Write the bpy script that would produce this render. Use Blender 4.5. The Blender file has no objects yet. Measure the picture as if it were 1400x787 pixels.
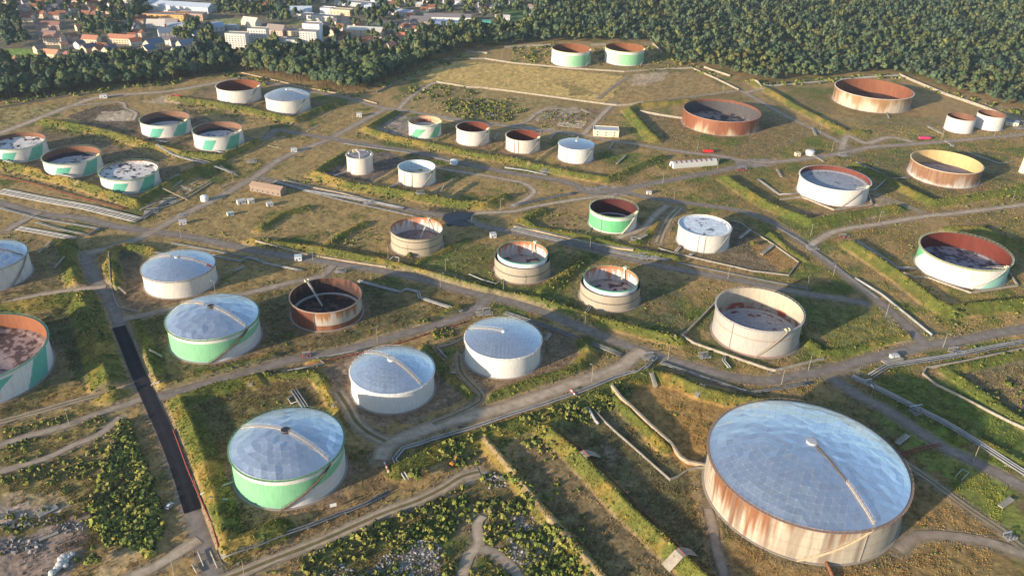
import bpy, math, random
import numpy as np
from mathutils import Matrix, Vector
R_ = math.radians
random.seed(7); RNG = np.random.default_rng(11)
scene = bpy.context.scene
COL = scene.collection

# ------------------------------------------------------------------ camera, sky, sun, exposure
CAMH = 280.0
FPX, PITCH, ROLL = 1132.96, 0.512481, 0.036247          # focal length in photo pixels, tilt down, roll
fwd = Vector((0, math.cos(PITCH), -math.sin(PITCH)))
r0 = Vector((1, 0, 0)); u0 = r0.cross(fwd)
rgt = math.cos(ROLL) * r0 + math.sin(ROLL) * u0
upv = -math.sin(ROLL) * r0 + math.cos(ROLL) * u0
cam = bpy.data.cameras.new('camera'); camo = bpy.data.objects.new('camera', cam); COL.objects.link(camo)
M = Matrix((rgt, upv, -fwd)).transposed().to_4x4(); M.translation = Vector((0, 0, CAMH)); camo.matrix_world = M
cam.sensor_width = 36; cam.lens = 36 * FPX / 1400; cam.clip_start = 1; cam.clip_end = 40000
scene.camera = camo

SUN_EL, SUN_AZ = 12.5, 219.0                            # height of the sun; direction it stands in (from +x, counter-clockwise)
w = bpy.data.worlds.new('World'); scene.world = w; w.use_nodes = True
nt = w.node_tree; bg = nt.nodes['Background']
sky = nt.nodes.new('ShaderNodeTexSky'); sky.sky_type = 'NISHITA'; sky.sun_disc = False
sky.sun_elevation = R_(SUN_EL); sky.sun_rotation = R_(90 - SUN_AZ)
sky.altitude = 100; sky.air_density = 1.0; sky.dust_density = 0.6; sky.ozone_density = 1.6
nt.links.new(sky.outputs[0], bg.inputs[0]); bg.inputs[1].default_value = 0.135
sl = bpy.data.lights.new('sun', 'SUN'); sl.energy = 5.0; sl.angle = R_(1.2); sl.color = (1.0, 0.82, 0.60)
so = bpy.data.objects.new('sun', sl); COL.objects.link(so)
ldir = Vector((-math.cos(R_(SUN_AZ)) * math.cos(R_(SUN_EL)), -math.sin(R_(SUN_AZ)) * math.cos(R_(SUN_EL)), -math.sin(R_(SUN_EL))))
so.rotation_euler = ldir.to_track_quat('-Z', 'Y').to_euler(); so.location = (-300, -200, 400)
scene.view_settings.view_transform = 'Standard'; scene.view_settings.look = 'None'
scene.view_settings.exposure = 0.9; scene.view_settings.gamma = 1.0
scene.view_settings.use_curve_mapping = False
scene.cycles.max_bounces = 5; scene.cycles.diffuse_bounces = 2; scene.cycles.glossy_bounces = 2
scene.cycles.transmission_bounces = 2; scene.cycles.volume_bounces = 0; scene.cycles.transparent_max_bounces = 4
scene.cycles.use_denoising = True

# ------------------------------------------------------------------ helpers
def G(px, py, z=0.0):
    """photo point -> point of the place at height z"""
    d = fwd + rgt * ((px - 700) / FPX) - upv * ((py - 393.5) / FPX)
    t = (z - CAMH) / d.z
    return (d.x * t, d.y * t)
def GL(pts, z=0.0): return np.array([G(a, b, z) for a, b in pts])

def tag(o, label=None, cat=None, group=None, kind=None):
    if label: o['label'] = label
    if cat: o['category'] = cat
    if group: o['group'] = group
    if kind: o['kind'] = kind
    return o
def empty(name, loc, rz=0.0):
    o = bpy.data.objects.new(name, None); COL.objects.link(o); o.location = loc; o.rotation_euler = (0, 0, rz)
    o.empty_display_size = 1
    return o
def mesh_np(name, V, F, mat, parent=None, col=None, smooth=False, midx=None, link=True, nrm=None):
    """F: list of index arrays (each (n,3) or (n,4)); col: per vertex rgb"""
    me = bpy.data.meshes.new(name)
    V = np.asarray(V, np.float32)
    if isinstance(F, np.ndarray): F = [F]
    F = [np.asarray(f, np.int32) for f in F if len(f)]
    tot = np.concatenate([np.full(len(f), f.shape[1], np.int32) for f in F])
    loops = np.concatenate([f.ravel() for f in F])
    me.vertices.add(len(V)); me.vertices.foreach_set('co', V.ravel())
    me.loops.add(len(loops)); me.loops.foreach_set('vertex_index', loops)
    me.polygons.add(len(tot)); st = np.zeros(len(tot), np.int32); st[1:] = np.cumsum(tot)[:-1]
    me.polygons.foreach_set('loop_start', st)
    try: me.polygons.foreach_set('loop_total', tot)
    except Exception: pass
    for m in (mat if isinstance(mat, (list, tuple)) else [mat]): me.materials.append(m)
    if midx is not None: me.polygons.foreach_set('material_index', np.asarray(midx, np.int32))
    me.polygons.foreach_set('use_smooth', np.full(len(tot), smooth, bool))
    if col is not None:
        c = np.ones((len(V), 4), np.float32); c[:, :3] = col
        a = me.attributes.new('col', 'FLOAT_COLOR', 'POINT'); a.data.foreach_set('color', c.ravel())
    if nrm is not None:
        a = me.attributes.new('nv', 'FLOAT_VECTOR', 'POINT'); a.data.foreach_set('vector', np.asarray(nrm, np.float32).ravel())
    me.update(calc_edges=True); me.validate()
    if not link: return me
    o = bpy.data.objects.new(name, me); COL.objects.link(o); o.parent = parent
    return o

class MB:
    """collects boxes, tubes, prisms into one mesh"""
    def __init__(s): s.v = []; s.f3 = []; s.f4 = []; s.n = 0; s.c = []
    def add(s, V, F, c=None):
        V = np.asarray(V, float); s.v.append(V)
        for f in F:
            (s.f4 if len(f) == 4 else s.f3).append([i + s.n for i in f])
        s.n += len(V); s.c.append(np.tile(np.asarray(c if c is not None else (1, 1, 1), float), (len(V), 1)))
    def box(s, c, size, rz=0.0, col=None, ry=0.0):
        x, y, z = [q / 2 for q in size]
        V = np.array([(a * x, b * y, d * z) for d in (-1, 1) for b in (-1, 1) for a in (-1, 1)])
        if ry: 
            cy, sy = math.cos(ry), math.sin(ry); V = np.stack([V[:, 0] * cy + V[:, 2] * sy, V[:, 1], -V[:, 0] * sy + V[:, 2] * cy], 1)
        cz, sz = math.cos(rz), math.sin(rz)
        V = np.stack([V[:, 0] * cz - V[:, 1] * sz, V[:, 0] * sz + V[:, 1] * cz, V[:, 2]], 1) + np.asarray(c, float)
        s.add(V, [(0, 2, 3, 1), (4, 5, 7, 6), (0, 1, 5, 4), (2, 6, 7, 3), (0, 4, 6, 2), (1, 3, 7, 5)], col)
    def tube(s, pts, r, n=6, col=None):
        P = np.asarray(pts, float); k = len(P)
        rr = np.full(k, r) if np.isscalar(r) else np.asarray(r)
        rings = []
        for i in range(k):
            d = P[min(i + 1, k - 1)] - P[max(i - 1, 0)]; d = d / (np.linalg.norm(d) + 1e-9)
            a = np.array([0, 0, 1.]) if abs(d[2]) < .9 else np.array([1., 0, 0])
            u = np.cross(d, a); u /= np.linalg.norm(u); v = np.cross(u, d)
            t = np.arange(n) * 2 * math.pi / n
            rings.append(P[i] + rr[i] * (np.cos(t)[:, None] * u + np.sin(t)[:, None] * v))
        F = []
        for i in range(k - 1):
            for j in range(n):
                F.append((i * n + j, (i + 1) * n + j, (i + 1) * n + (j + 1) % n, i * n + (j + 1) % n))
        V = np.concatenate(rings + [P[:1], P[-1:]])
        for j in range(n):
            F.append((k * n, j, (j + 1) % n)); F.append((k * n + 1, (k - 1) * n + (j + 1) % n, (k - 1) * n + j))
        s.add(V, F, col)
    def cyl(s, c, r, h, n=24, r2=None, col=None):
        s.tube([(c[0], c[1], c[2]), (c[0], c[1], c[2] + h)], [r, r if r2 is None else r2], n, col)
    def lathe(s, prof, n=48, col=None, a0=0, a1=2 * math.pi):
        full = abs(a1 - a0 - 2 * math.pi) < 1e-6
        t = np.linspace(a0, a1, n + 1)[:n] if full else np.linspace(a0, a1, n)
        m = len(prof); V = np.array([(r * math.sin(q), -r * math.cos(q), z) for q in t for r, z in prof]); F = []
        for i in range(n if full else n - 1):
            j = (i + 1) % n
            for k in range(m - 1): F.append((i * m + k, j * m + k, j * m + k + 1, i * m + k + 1))
        s.add(V, F, col)
    def sweep(s, line, prof, col=None, closed=False):
        """prof: list of (offset to the right, z); line: Nx2 or Nx3"""
        L = np.asarray(line, float)
        if L.shape[1] == 2: L = np.c_[L, np.zeros(len(L))]
        k = len(L); m = len(prof); V = []
        for i in range(k):
            a = L[i] - L[i - 1] if i else L[1] - L[0]; b = L[i + 1] - L[i] if i < k - 1 else a
            a = a[:2] / (np.linalg.norm(a[:2]) + 1e-9); b = b[:2] / (np.linalg.norm(b[:2]) + 1e-9)
            t = a + b; t /= np.linalg.norm(t) + 1e-9; sc = 1 / max(.5, float(t @ a))
            nrm = np.array([t[1], -t[0]]) * sc
            for o, z in prof: V.append((L[i, 0] + nrm[0] * o, L[i, 1] + nrm[1] * o, L[i, 2] + z))
        F = []
        for i in range(k - 1):
            for j in range(m):
                if j == m - 1 and not closed: break
                q = (j + 1) % m
                F.append((i * m + j, i * m + q, (i + 1) * m + q, (i + 1) * m + j))
        if closed and m == 4: F += [(0, 3, 2, 1), tuple((k - 1) * m + q for q in range(4))]
        s.add(V, F, col)
    def build(s, name, mat, parent=None, smooth=False, link=True):
        V = np.concatenate(s.v); F = []
        if s.f4: F.append(np.array(s.f4))
        if s.f3: F.append(np.array(s.f3))
        return mesh_np(name, V, F, mat, parent, col=np.concatenate(s.c), smooth=smooth, link=link)
def copy_tree(o, parent=None):
    c = o.copy(); COL.objects.link(c); c.parent = parent
    for ch in list(o.children): copy_tree(ch, c)
    return c

# ---- numpy noise
def _h(ix, iy, s):
    n = (ix.astype(np.int64) * 374761393 + iy.astype(np.int64) * 668265263 + s * 974711) & 0xffffffff
    n = ((n ^ (n >> 13)) * 1274126177) & 0xffffffff
    return ((n ^ (n >> 16)) & 0xffff) / 65535.0
def vn(x, y, s=0):
    ix = np.floor(x); iy = np.floor(y); fx = x - ix; fy = y - iy
    fx = fx * fx * (3 - 2 * fx); fy = fy * fy * (3 - 2 * fy)
    a = _h(ix, iy, s); b = _h(ix + 1, iy, s); c = _h(ix, iy + 1, s); d = _h(ix + 1, iy + 1, s)
    return (a + (b - a) * fx) * (1 - fy) + (c + (d - c) * fx) * fy
def fbm(x, y, sc, s=0, o=4):
    t = 0; a = .5; k = 0
    for i in range(o):
        t = t + a * vn(x / sc + 17.3 * i, y / sc - 9.1 * i, s + i); k += a; a *= .55; sc *= .48
    return t / k
def sst(a, b, x):
    t = np.clip((x - a) / (b - a), 0, 1); return t * t * (3 - 2 * t)
def seg_dist(P, line, rmax, out=None):
    """distance of points P (n,2) to a polyline, inf beyond rmax"""
    D = np.full(len(P), 1e9) if out is None else out
    line = np.asarray(line)
    for a, b in zip(line[:-1], line[1:]):
        lo = np.minimum(a, b) - rmax; hi = np.maximum(a, b) + rmax
        I = np.flatnonzero((P[:, 0] > lo[0]) & (P[:, 0] < hi[0]) & (P[:, 1] > lo[1]) & (P[:, 1] < hi[1]))
        if not len(I): continue
        q = P[I] - a; e = b - a; t = np.clip((q @ e) / (e @ e + 1e-9), 0, 1)
        D[I] = np.minimum(D[I], np.hypot(q[:, 0] - t * e[0], q[:, 1] - t * e[1]))
    return D
def inpoly(P, poly):
    poly = np.asarray(poly); lo = poly.min(0); hi = poly.max(0)
    I = np.flatnonzero((P[:, 0] > lo[0]) & (P[:, 0] < hi[0]) & (P[:, 1] > lo[1]) & (P[:, 1] < hi[1]))
    r = np.zeros(len(P), bool); q = P[I]; c = np.zeros(len(I), bool)
    for (x1, y1), (x2, y2) in zip(poly, np.roll(poly, -1, 0)):
        k = (y1 > q[:, 1]) != (y2 > q[:, 1])
        c ^= k & (q[:, 0] < (x2 - x1) * (q[:, 1] - y1) / (y2 - y1 + 1e-12) + x1)
    r[I] = c
    return r
def smooth_line(L, step):
    """Catmull-Rom through the points, about every step metres"""
    L = np.asarray(L, float); P = np.vstack([2 * L[0] - L[1], L, 2 * L[-1] - L[-2]]); out = []
    for i in range(1, len(P) - 2):
        p0, p1, p2, p3 = P[i - 1:i + 3]; n = max(2, int(np.linalg.norm(p2 - p1) / step))
        t = np.linspace(0, 1, n, endpoint=False)[:, None]
        out.append(.5 * (2 * p1 + (p2 - p0) * t + (2 * p0 - 5 * p1 + 4 * p2 - p3) * t ** 2 + (3 * p1 - p0 - 3 * p2 + p3) * t ** 3))
    return np.vstack(out + [L[-1:]])

# ------------------------------------------------------------------ materials
def mat_new(name):
    m = bpy.data.materials.new(name); m.use_nodes = True
    return m, m.node_tree, m.node_tree.nodes['Principled BSDF']
def M_attr(name, rough=.9, metal=0.0, scale=(1, 1, 1), amp=.35, detail=4, spec=.3, bump=0.0, nscale=1.0, rvar=0.0):
    """colour from the mesh's own paint attribute, broken up by fine noise"""
    m, t, p = mat_new(name); N = t.nodes; L = t.links
    at = N.new('ShaderNodeAttribute'); at.attribute_name = 'col'
    tc = N.new('ShaderNodeTexCoord'); mp = N.new('ShaderNodeMapping'); mp.inputs['Scale'].default_value = scale
    L.new(tc.outputs['Object'], mp.inputs[0])
    no = N.new('ShaderNodeTexNoise'); no.inputs['Scale'].default_value = nscale; no.inputs['Detail'].default_value = detail
    no.inputs['Roughness'].default_value = .65
    L.new(mp.outputs[0], no.inputs['Vector'])
    mr = N.new('ShaderNodeMapRange'); mr.inputs[1].default_value = .25; mr.inputs[2].default_value = .75
    mr.inputs[3].default_value = 1 - amp; mr.inputs[4].default_value = 1 + amp
    L.new(no.outputs[0], mr.inputs[0])
    mx = N.new('ShaderNodeVectorMath'); mx.operation = 'SCALE'
    L.new(at.outputs['Color'], mx.inputs[0]); L.new(mr.outputs[0], mx.inputs['Scale'])
    L.new(mx.outputs[0], p.inputs['Base Color'])
    p.inputs['Roughness'].default_value = rough; p.inputs['Metallic'].default_value = metal
    p.inputs['Specular IOR Level'].default_value = spec
    if rvar:
        m2 = N.new('ShaderNodeMapRange'); m2.inputs[3].default_value = rough - rvar; m2.inputs[4].default_value = rough + rvar
        L.new(no.outputs[0], m2.inputs[0]); L.new(m2.outputs[0], p.inputs['Roughness'])
    if bump:
        b = N.new('ShaderNodeBump'); b.inputs['Strength'].default_value = bump; b.inputs['Distance'].default_value = .3
        L.new(no.outputs[0], b.inputs['Height']); L.new(b.outputs[0], p.inputs['Normal'])
    return m
def M_plain(name, c, rough=.7, metal=0.0, amp=.15, nscale=.8, spec=.3):
    m, t, p = mat_new(name); N = t.nodes; L = t.links
    tc = N.new('ShaderNodeTexCoord')
    no = N.new('ShaderNodeTexNoise'); no.inputs['Scale'].default_value = nscale; no.inputs['Detail'].default_value = 4
    L.new(tc.outputs['Object'], no.inputs['Vector'])
    cr = N.new('ShaderNodeValToRGB')
    cr.color_ramp.elements[0].position = .3; cr.color_ramp.elements[1].position = .7
    cr.color_ramp.elements[0].color = tuple(q * (1 - amp) for q in c) + (1,)
    cr.color_ramp.elements[1].color = tuple(min(1, q * (1 + amp)) for q in c) + (1,)
    L.new(no.outputs[0], cr.inputs[0]); L.new(cr.outputs[0], p.inputs['Base Color'])
    p.inputs['Roughness'].default_value = rough; p.inputs['Metallic'].default_value = metal
    p.inputs['Specular IOR Level'].default_value = spec
    return m
m_ground = M_attr('ground_cover', 1.0, nscale=.55, amp=.42, detail=6, spec=.1, bump=.5)
m_road = M_attr('worn_road', .95, nscale=.22, amp=.34, detail=6, spec=.15)
m_paint = M_attr('weathered_tank_paint', .5, scale=(1, 1, .10), nscale=1.6, amp=.17, detail=5, spec=.45)
m_inner = M_attr('tank_inside', .75, scale=(1, 1, .15), nscale=.9, amp=.22, detail=5, spec=.2)
m_float = M_attr('floating_roof_plate', .7, nscale=.6, amp=.3, detail=6, spec=.2)
m_alu = M_attr('aluminium_dome_panel', .36, metal=.9, nscale=.15, amp=.06, detail=3, rvar=.06)
m_rib = M_plain('dome_batten', (.44, .49, .55), .5, .5)
m_leaf = M_attr('leaves', .8, nscale=1.5, amp=.3, detail=2, spec=.2)
m_grass = M_attr('grass_blades', .85, nscale=1.5, amp=.25, detail=2, spec=.15)
t_ = m_leaf.node_tree; at = t_.nodes.new('ShaderNodeAttribute'); at.attribute_name = 'nv'      # leaf clumps take the roundness of their crown
vt = t_.nodes.new('ShaderNodeVectorTransform'); vt.vector_type = 'NORMAL'; vt.convert_from = 'OBJECT'; vt.convert_to = 'WORLD'; t_.links.new(at.outputs['Vector'], vt.inputs[0])
ge = t_.nodes.new('ShaderNodeNewGeometry'); sc_ = t_.nodes.new('ShaderNodeVectorMath'); sc_.operation = 'SCALE'; sc_.inputs['Scale'].default_value = .55; t_.links.new(ge.outputs['Normal'], sc_.inputs[0])
ad = t_.nodes.new('ShaderNodeVectorMath'); ad.operation = 'ADD'; t_.links.new(vt.outputs[0], ad.inputs[0]); t_.links.new(sc_.outputs[0], ad.inputs[1])
no = t_.nodes.new('ShaderNodeVectorMath'); no.operation = 'NORMALIZE'; t_.links.new(ad.outputs[0], no.inputs[0]); t_.links.new(no.outputs[0], t_.nodes['Principled BSDF'].inputs['Normal'])
m_obj = M_attr('painted_part', .65, nscale=.9, amp=.12, detail=4)
m_conc = M_plain('weathered_concrete', (.32, .285, .23), .9, amp=.22, nscale=.35)
m_concd = M_plain('grey_concrete', (.25, .235, .21), .9, amp=.22, nscale=.5)
m_steel = M_plain('galvanised_steel', (.46, .47, .48), .5, .3, amp=.15)
m_pipe = M_plain('pale_pipe', (.34, .34, .34), .5, .1, amp=.2, nscale=.2)
m_piped = M_plain('dull_grey_pipe', (.19, .195, .20), .55, .2, amp=.25, nscale=.3)
m_red = M_plain('faded_red_paint', (.24, .055, .05), .7, amp=.3)
m_dark = M_plain('dark_steel', (.045, .04, .04), .7, .2)
m_grail = M_plain('green_rim_paint', (.10, .24, .13), .6, amp=.2)
m_brown = M_plain('rusty_steel', (.20, .09, .045), .85, amp=.4, nscale=.5)
m_beige = M_plain('beige_concrete', (.36, .28, .19), .9, amp=.25, nscale=.3)
m_bark = M_plain('bark', (.09, .065, .045), .95)
# ------------------------------------------------------------------ layout: tanks (x, y, radius, wall height in metres)
TK = {'A':(422.1,983.6,44.0,16.4),'B':(404.3,744.5,31.2,14.5),'C':(332.8,551.4,30.9,15.3),'D':(219.9,879.3,40.9,15.3),'E':(155.6,449.0,26.8,18.9),'F':(67.8,1122.3,26.1,18.7),'G':(141.2,1138.7,26.6,18.5),'I':(-327.8,654.5,23.1,12.7),'J':(-313.1,909.9,23.6,14.3),'K':(-250.0,877.9,23.3,14.7),'L':(-350.3,792.9,23.4,12.6),'M':(-287.8,762.4,22.9,13.9),'O':(-390.6,683.8,23.2,12.9),'P':(-94.1,811.1,16.4,13.7),'Q':(-44.5,795.3,16.4,14.5),'R':(5.4,779.3,16.7,13.2),'S':(56.4,757.2,16.8,14.2),'T':(-141.2,704.4,11.6,15.5),'U':(-87.5,685.6,16.2,13.3),'V':(-72.6,558.5,19.3,14.0),'W':(6.6,523.6,19.7,11.9),'X':(66.4,490.5,20.2,11.6),'Y':(78.9,609.0,19.0,13.9),'Z':(146.6,581.9,19.9,14.3),'AA':(281.7,691.1,29.8,14.9),'BB':(483.7,888.4,14.5,14.8),'CC':(522.8,901.4,14.3,15.5),'DD':(-225.0,489.8,23.3,12.7),'EE':(-178.8,421.8,26.3,16.1),'FF':(-118.6,456.4,22.4,13.4),'GG':(-64.8,377.7,23.0,13.2),'HH':(-4.2,413.2,22.5,13.8),'II':(-105.0,308.1,26.4,17.8),'JJ':(143.4,306.2,45.6,20.1),'H':(-297.3,378.2,36.7,16.3),'KK':(-353.3,488.1,24.7,15.1),'N':(-454.4,713.4,23.4,13.1)}

GREY = (.24, .20, .17); DIRT = (.44, .345, .25); ASPH = (.022, .022, .026); MID = (.34, .27, .205)
# photo points, width in metres, colour, two worn wheel tracks?
ROADS = [
 ([(-60,262),(0,278),(60,293),(110,298),(150,308),(200,316),(260,324),(350,343),(420,354),(470,362),(560,377),(640,399),(700,413),(750,429),(800,450),(850,470),(900,487),(950,502),(1000,515),(1050,520),(1100,512),(1150,502),(1190,490),(1240,478),(1265,472),(1300,468),(1350,458),(1400,449),(1480,436)], 8.5, GREY, 0),
 ([(118,346),(120,360),(133,385),(150,408),(163,440),(185,500),(205,545),(225,590),(246,645),(262,700),(280,750),(292,787),(310,830)], 8.5, GREY, 0),
 ([(545,149),(523,151),(452,189),(388,215),(352,240),(328,253),(304,267),(254,292),(216,312),(190,326),(153,338),(118,346)], 8, MID, 0),
 ([(-40,190),(0,182),(89,148),(142,132),(229,125),(297,113),(330,107)], 9, DIRT, 0),
 ([(350,112),(375,115),(424,125),(472,133),(515,146),(545,150),(604,160),(673,170),(740,178),(797,184),(827,191),(863,196),(929,207),(980,213),(1018,220),(1050,222),(1101,217),(1159,208),(1192,201),(1251,197),(1320,191),(1400,184),(1460,178)], 8, MID, 0),
 ([(545,149),(561,133),(586,117),(600,112)], 6, DIRT, 0),
 ([(280,170),(350,192),(378,178),(396,180),(434,187),(452,189),(477,194),(533,203),(579,210),(630,223),(700,237),(738,242),(784,252),(800,262),(832,262),(865,256),(944,241),(1000,230),(1030,221)], 8, GREY, 0),
 ([(594,229),(700,247),(725,256),(728,266),(700,283)], 5, DIRT, 0),
 ([(1265,472),(1235,440),(1200,411),(1165,384),(1120,349),(1090,326),(1060,306),(1035,295),(1010,288),(980,283),(920,275),(880,269),(855,263),(832,260)], 7.5, GREY, 0),
 ([(1185,416),(1170,412),(1100,401),(1050,391),(960,374),(900,363),(830,346),(760,329),(700,317),(660,309),(632,298),(579,291),(515,277),(470,268),(426,260),(388,252),(355,243)], 7.5, GREY, 0),
 ([(632,300),(647,292),(700,289),(738,281),(802,271),(840,268)], 5, DIRT, 0),
 ([(912,281),(895,295),(883,309),(866,318),(845,325)], 6, DIRT, 0),
 ([(929,284),(920,293),(913,302),(905,318),(900,332)], 6, DIRT, 1),
 ([(205,546),(216,543),(254,532),(350,506),(388,494),(477,477),(553,456),(604,442),(642,428),(662,412),(672,404)], 8, GREY, 0),
 ([(880,479),(871,484),(858,494),(842,505),(776,527),(700,554),(604,579),(541,603),(525,616),(520,628)], 9.5, DIRT, 0),
 ([(527,603),(505,592),(487,576),(475,555),(462,535)], 7, DIRT, 1),
 ([(627,485),(630,507),(640,520),(655,535),(658,547),(630,563),(591,579)], 4.5, MID, 1),
 ([(1135,516),(1157,530),(1182,545),(1213,561),(1253,587),(1291,612),(1330,630),(1400,666),(1470,705)], 8, GREY, 0),
 ([(1003,120),(1018,127),(1050,145),(1083,163),(1119,180),(1159,200)], 7, MID, 0),
 ([(1018,127),(1041,122)], 6, DIRT, 0),
 ([(1105,338),(1119,328),(1147,315),(1203,306),(1271,295),(1304,292),(1400,280),(1470,270)], 6.5, DIRT, 0),
 ([(1197,266),(1228,277),(1261,291)], 6, DIRT, 1),
 ([(1150,205),(1159,187),(1185,196),(1215,188),(1248,194)], 8, DIRT, 0),
 ([(250,813),(318,787),(350,774),(380,762),(439,739),(513,706),(538,696),(571,684),(604,668),(632,651),(655,645)], 6, DIRT, 1),
 ([(272,737),(241,757),(211,775),(178,790),(150,805)], 6, DIRT, 0),
 ([(-30,585),(0,577),(51,563),(114,545),(152,535),(182,526)], 4, DIRT, 1),
 ([(-30,616),(0,608),(33,598),(76,586),(97,580),(127,568),(173,553),(195,545)], 5, MID, 0),
 ([(-30,654),(0,645),(64,626),(102,608),(135,594),(165,570)], 4.5, MID, 0),
 ([(-30,424),(0,417),(51,404),(107,396),(145,392)], 6, DIRT, 0),
 ([(168,436),(190,432),(216,426),(239,421),(290,412),(320,405),(350,398),(396,387),(440,377),(455,363)], 6, MID, 0),
 ([(8,316),(18,310),(46,294),(55,290)], 7, MID, 0),
 ([(1470,790),(1400,750),(1368,724),(1330,699),(1312,686),(1279,661),(1238,633)], 4.5, MID, 1),
 ([(1440,770),(1391,755),(1355,742),(1304,733),(1253,733),(1228,752)], 6, MID, 0),
 ([(968,695),(975,720),(978,742),(987,775),(995,800)], 4.5, MID, 0),
 ([(700,172),(720,166),(745,150),(790,150)], 5, DIRT, 0),
 ([(797,184),(815,166),(830,150),(842,141)], 6, DIRT, 0),
 ([(818,135),(845,114),(858,106)], 4, DIRT, 1),
 ([(632,787),(640,760),(655,745),(652,720),(660,705)], 5, DIRT, 0),
 ([(655,750),(675,755),(700,775),(710,790)], 5, MID, 0),
 ([(86,147),(160,140),(172,148),(185,155),(182,165)], 4, DIRT, 0),
]
ROADW = [(smooth_line(GL(p), 4.0), wd, c, tw) for p, wd, c, tw in ROADS]

# embankments: crest line in photo points, height, half width of the slope, bare crest?
BUNDS = [
 ([(-40,212),(50,234),(127,256),(178,274),(187,277),(220,257),(268,233),(300,222)],4.2,8,0),
 ([(60,165),(100,171),(152,182),(203,198),(255,211),(304,215),(330,203),(352,192)],4.2,8,0),
 ([(236,134),(280,139),(337,149),(403,164),(430,152),(458,141)],4.2,8,0),
 ([(104,252),(135,238)],1.6,3,1), ([(230,196),(262,184)],1.6,3,1), ([(335,148),(362,138)],1.6,3,1),
 ([(541,153),(500,176),(540,189),(591,198),(654,212),(700,218),(730,226),(781,237),(830,245),(905,214)],3.8,7,0),
 ([(585,196),(623,177)],1.5,2.6,1), ([(663,212),(692,194)],1.5,2.6,1), ([(724,225),(765,196)],1.6,3,1),
 ([(472,211),(430,237),(455,245),(480,253),(531,260),(582,270),(630,278),(665,280),(690,268)],4.2,8,0),
 ([(508,250),(545,230)],1.5,2.6,1), ([(579,268),(625,241)],1.5,2.6,1), ([(607,273),(647,248)],1.5,2.6,1),
 ([(345,328),(439,340),(528,357),(600,377),(690,402),(733,408),(802,432),(878,451),(929,464)],3.2,7,0),
 ([(447,334),(470,318),(497,304)],2.6,6,0), ([(569,360),(600,344),(640,326)],2,4.5,0),
 ([(739,398),(770,376),(800,352)],2.6,6,0), ([(355,312),(385,292),(420,282)],2.4,6,0),
 ([(743,287),(715,299),(735,312),(802,322),(878,343),(924,351)],2.6,6,0),
 ([(870,330),(890,318),(905,303)],2.2,6,0),
 ([(92,330),(96,360),(105,392)],3.6,7,0), ([(210,341),(165,335),(150,343),(158,392)],3.4,6,0),
 ([(-30,428),(0,422),(64,411),(112,404),(124,440),(138,489),(152,533)],4.8,11,0),
 ([(184,440),(198,478),(213,524),(229,527),(350,493),(372,487)],3.0,6,0),
 ([(430,487),(495,467),(550,450),(604,432),(626,420)],2.6,6,0),
 ([(350,516),(290,530),(247,545),(262,580),(280,627),(297,690),(312,746),(345,735),(380,722)],3.8,8.5,0),
 ([(350,515),(426,507),(437,515),(462,555),(488,580)],2.4,5,0),
 ([(582,474),(600,497),(620,518),(640,533),(652,546)],2.4,5,0),
 ([(797,464),(806,482),(790,500),(776,507),(700,530),(655,548)],2.8,6,0),
 ([(545,640),(585,622),(620,607),(700,581),(760,561),(802,545),(850,526),(890,509),(925,517),(960,533),(1005,545),(1050,551),(1130,560)],3.4,8,0),
 ([(748,587),(800,632),(860,697),(936,766),(1000,825)],4.2,7,0),
 ([(663,600),(700,643),(735,688),(764,722),(830,795)],3.0,5,1),
 ([(838,540),(880,580),(910,610)],2.6,5,0),
 ([(992,243),(1050,280),(1108,303),(1160,294),(1225,283)],4.0,8,0),
 ([(1170,226),(1218,248),(1276,277),(1310,273),(1400,256)],4.0,8,0),
 ([(1164,333),(1200,356),(1236,381),(1279,414),(1299,423),(1342,418),(1420,411)],4.2,9,0),
 ([(1300,313),(1342,312),(1420,350)],3.4,8,0),
 ([(1030,112),(1050,122),(1088,145),(1157,181),(1180,180)],3.6,8,0),
 ([(940,138),(873,144),(860,150),(883,178),(896,190)],4.2,9,0),
 ([(1060,440),(1098,460),(1126,480),(1150,478),(1245,455)],2.0,5,0),
 ([(1296,505),(1420,476)],2.4,6,0), ([(1296,505),(1340,535),(1420,590)],2.4,6,0),
 ([(1190,520),(1250,545),(1330,596),(1420,640)],1.8,6,0),
 ([(1040,305),(1080,340),(1100,352)],1.6,4,0),
]
BUNDW = [(GL(p, 2.0), h, wd, b) for p, h, wd, b in BUNDS]

GOLD=(.40,.275,.095); DRY=(.250,.165,.068); OLIVE=(.142,.110,.042); GREEN=(.072,.098,.022); BROWN=(.17,.112,.070); PALE=(.37,.295,.21)
DARKG=(.045,.062,.022); SOIL=(.10,.078,.06); ORANGE=(.27,.155,.05); LAWN=(.13,.175,.025)
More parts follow.
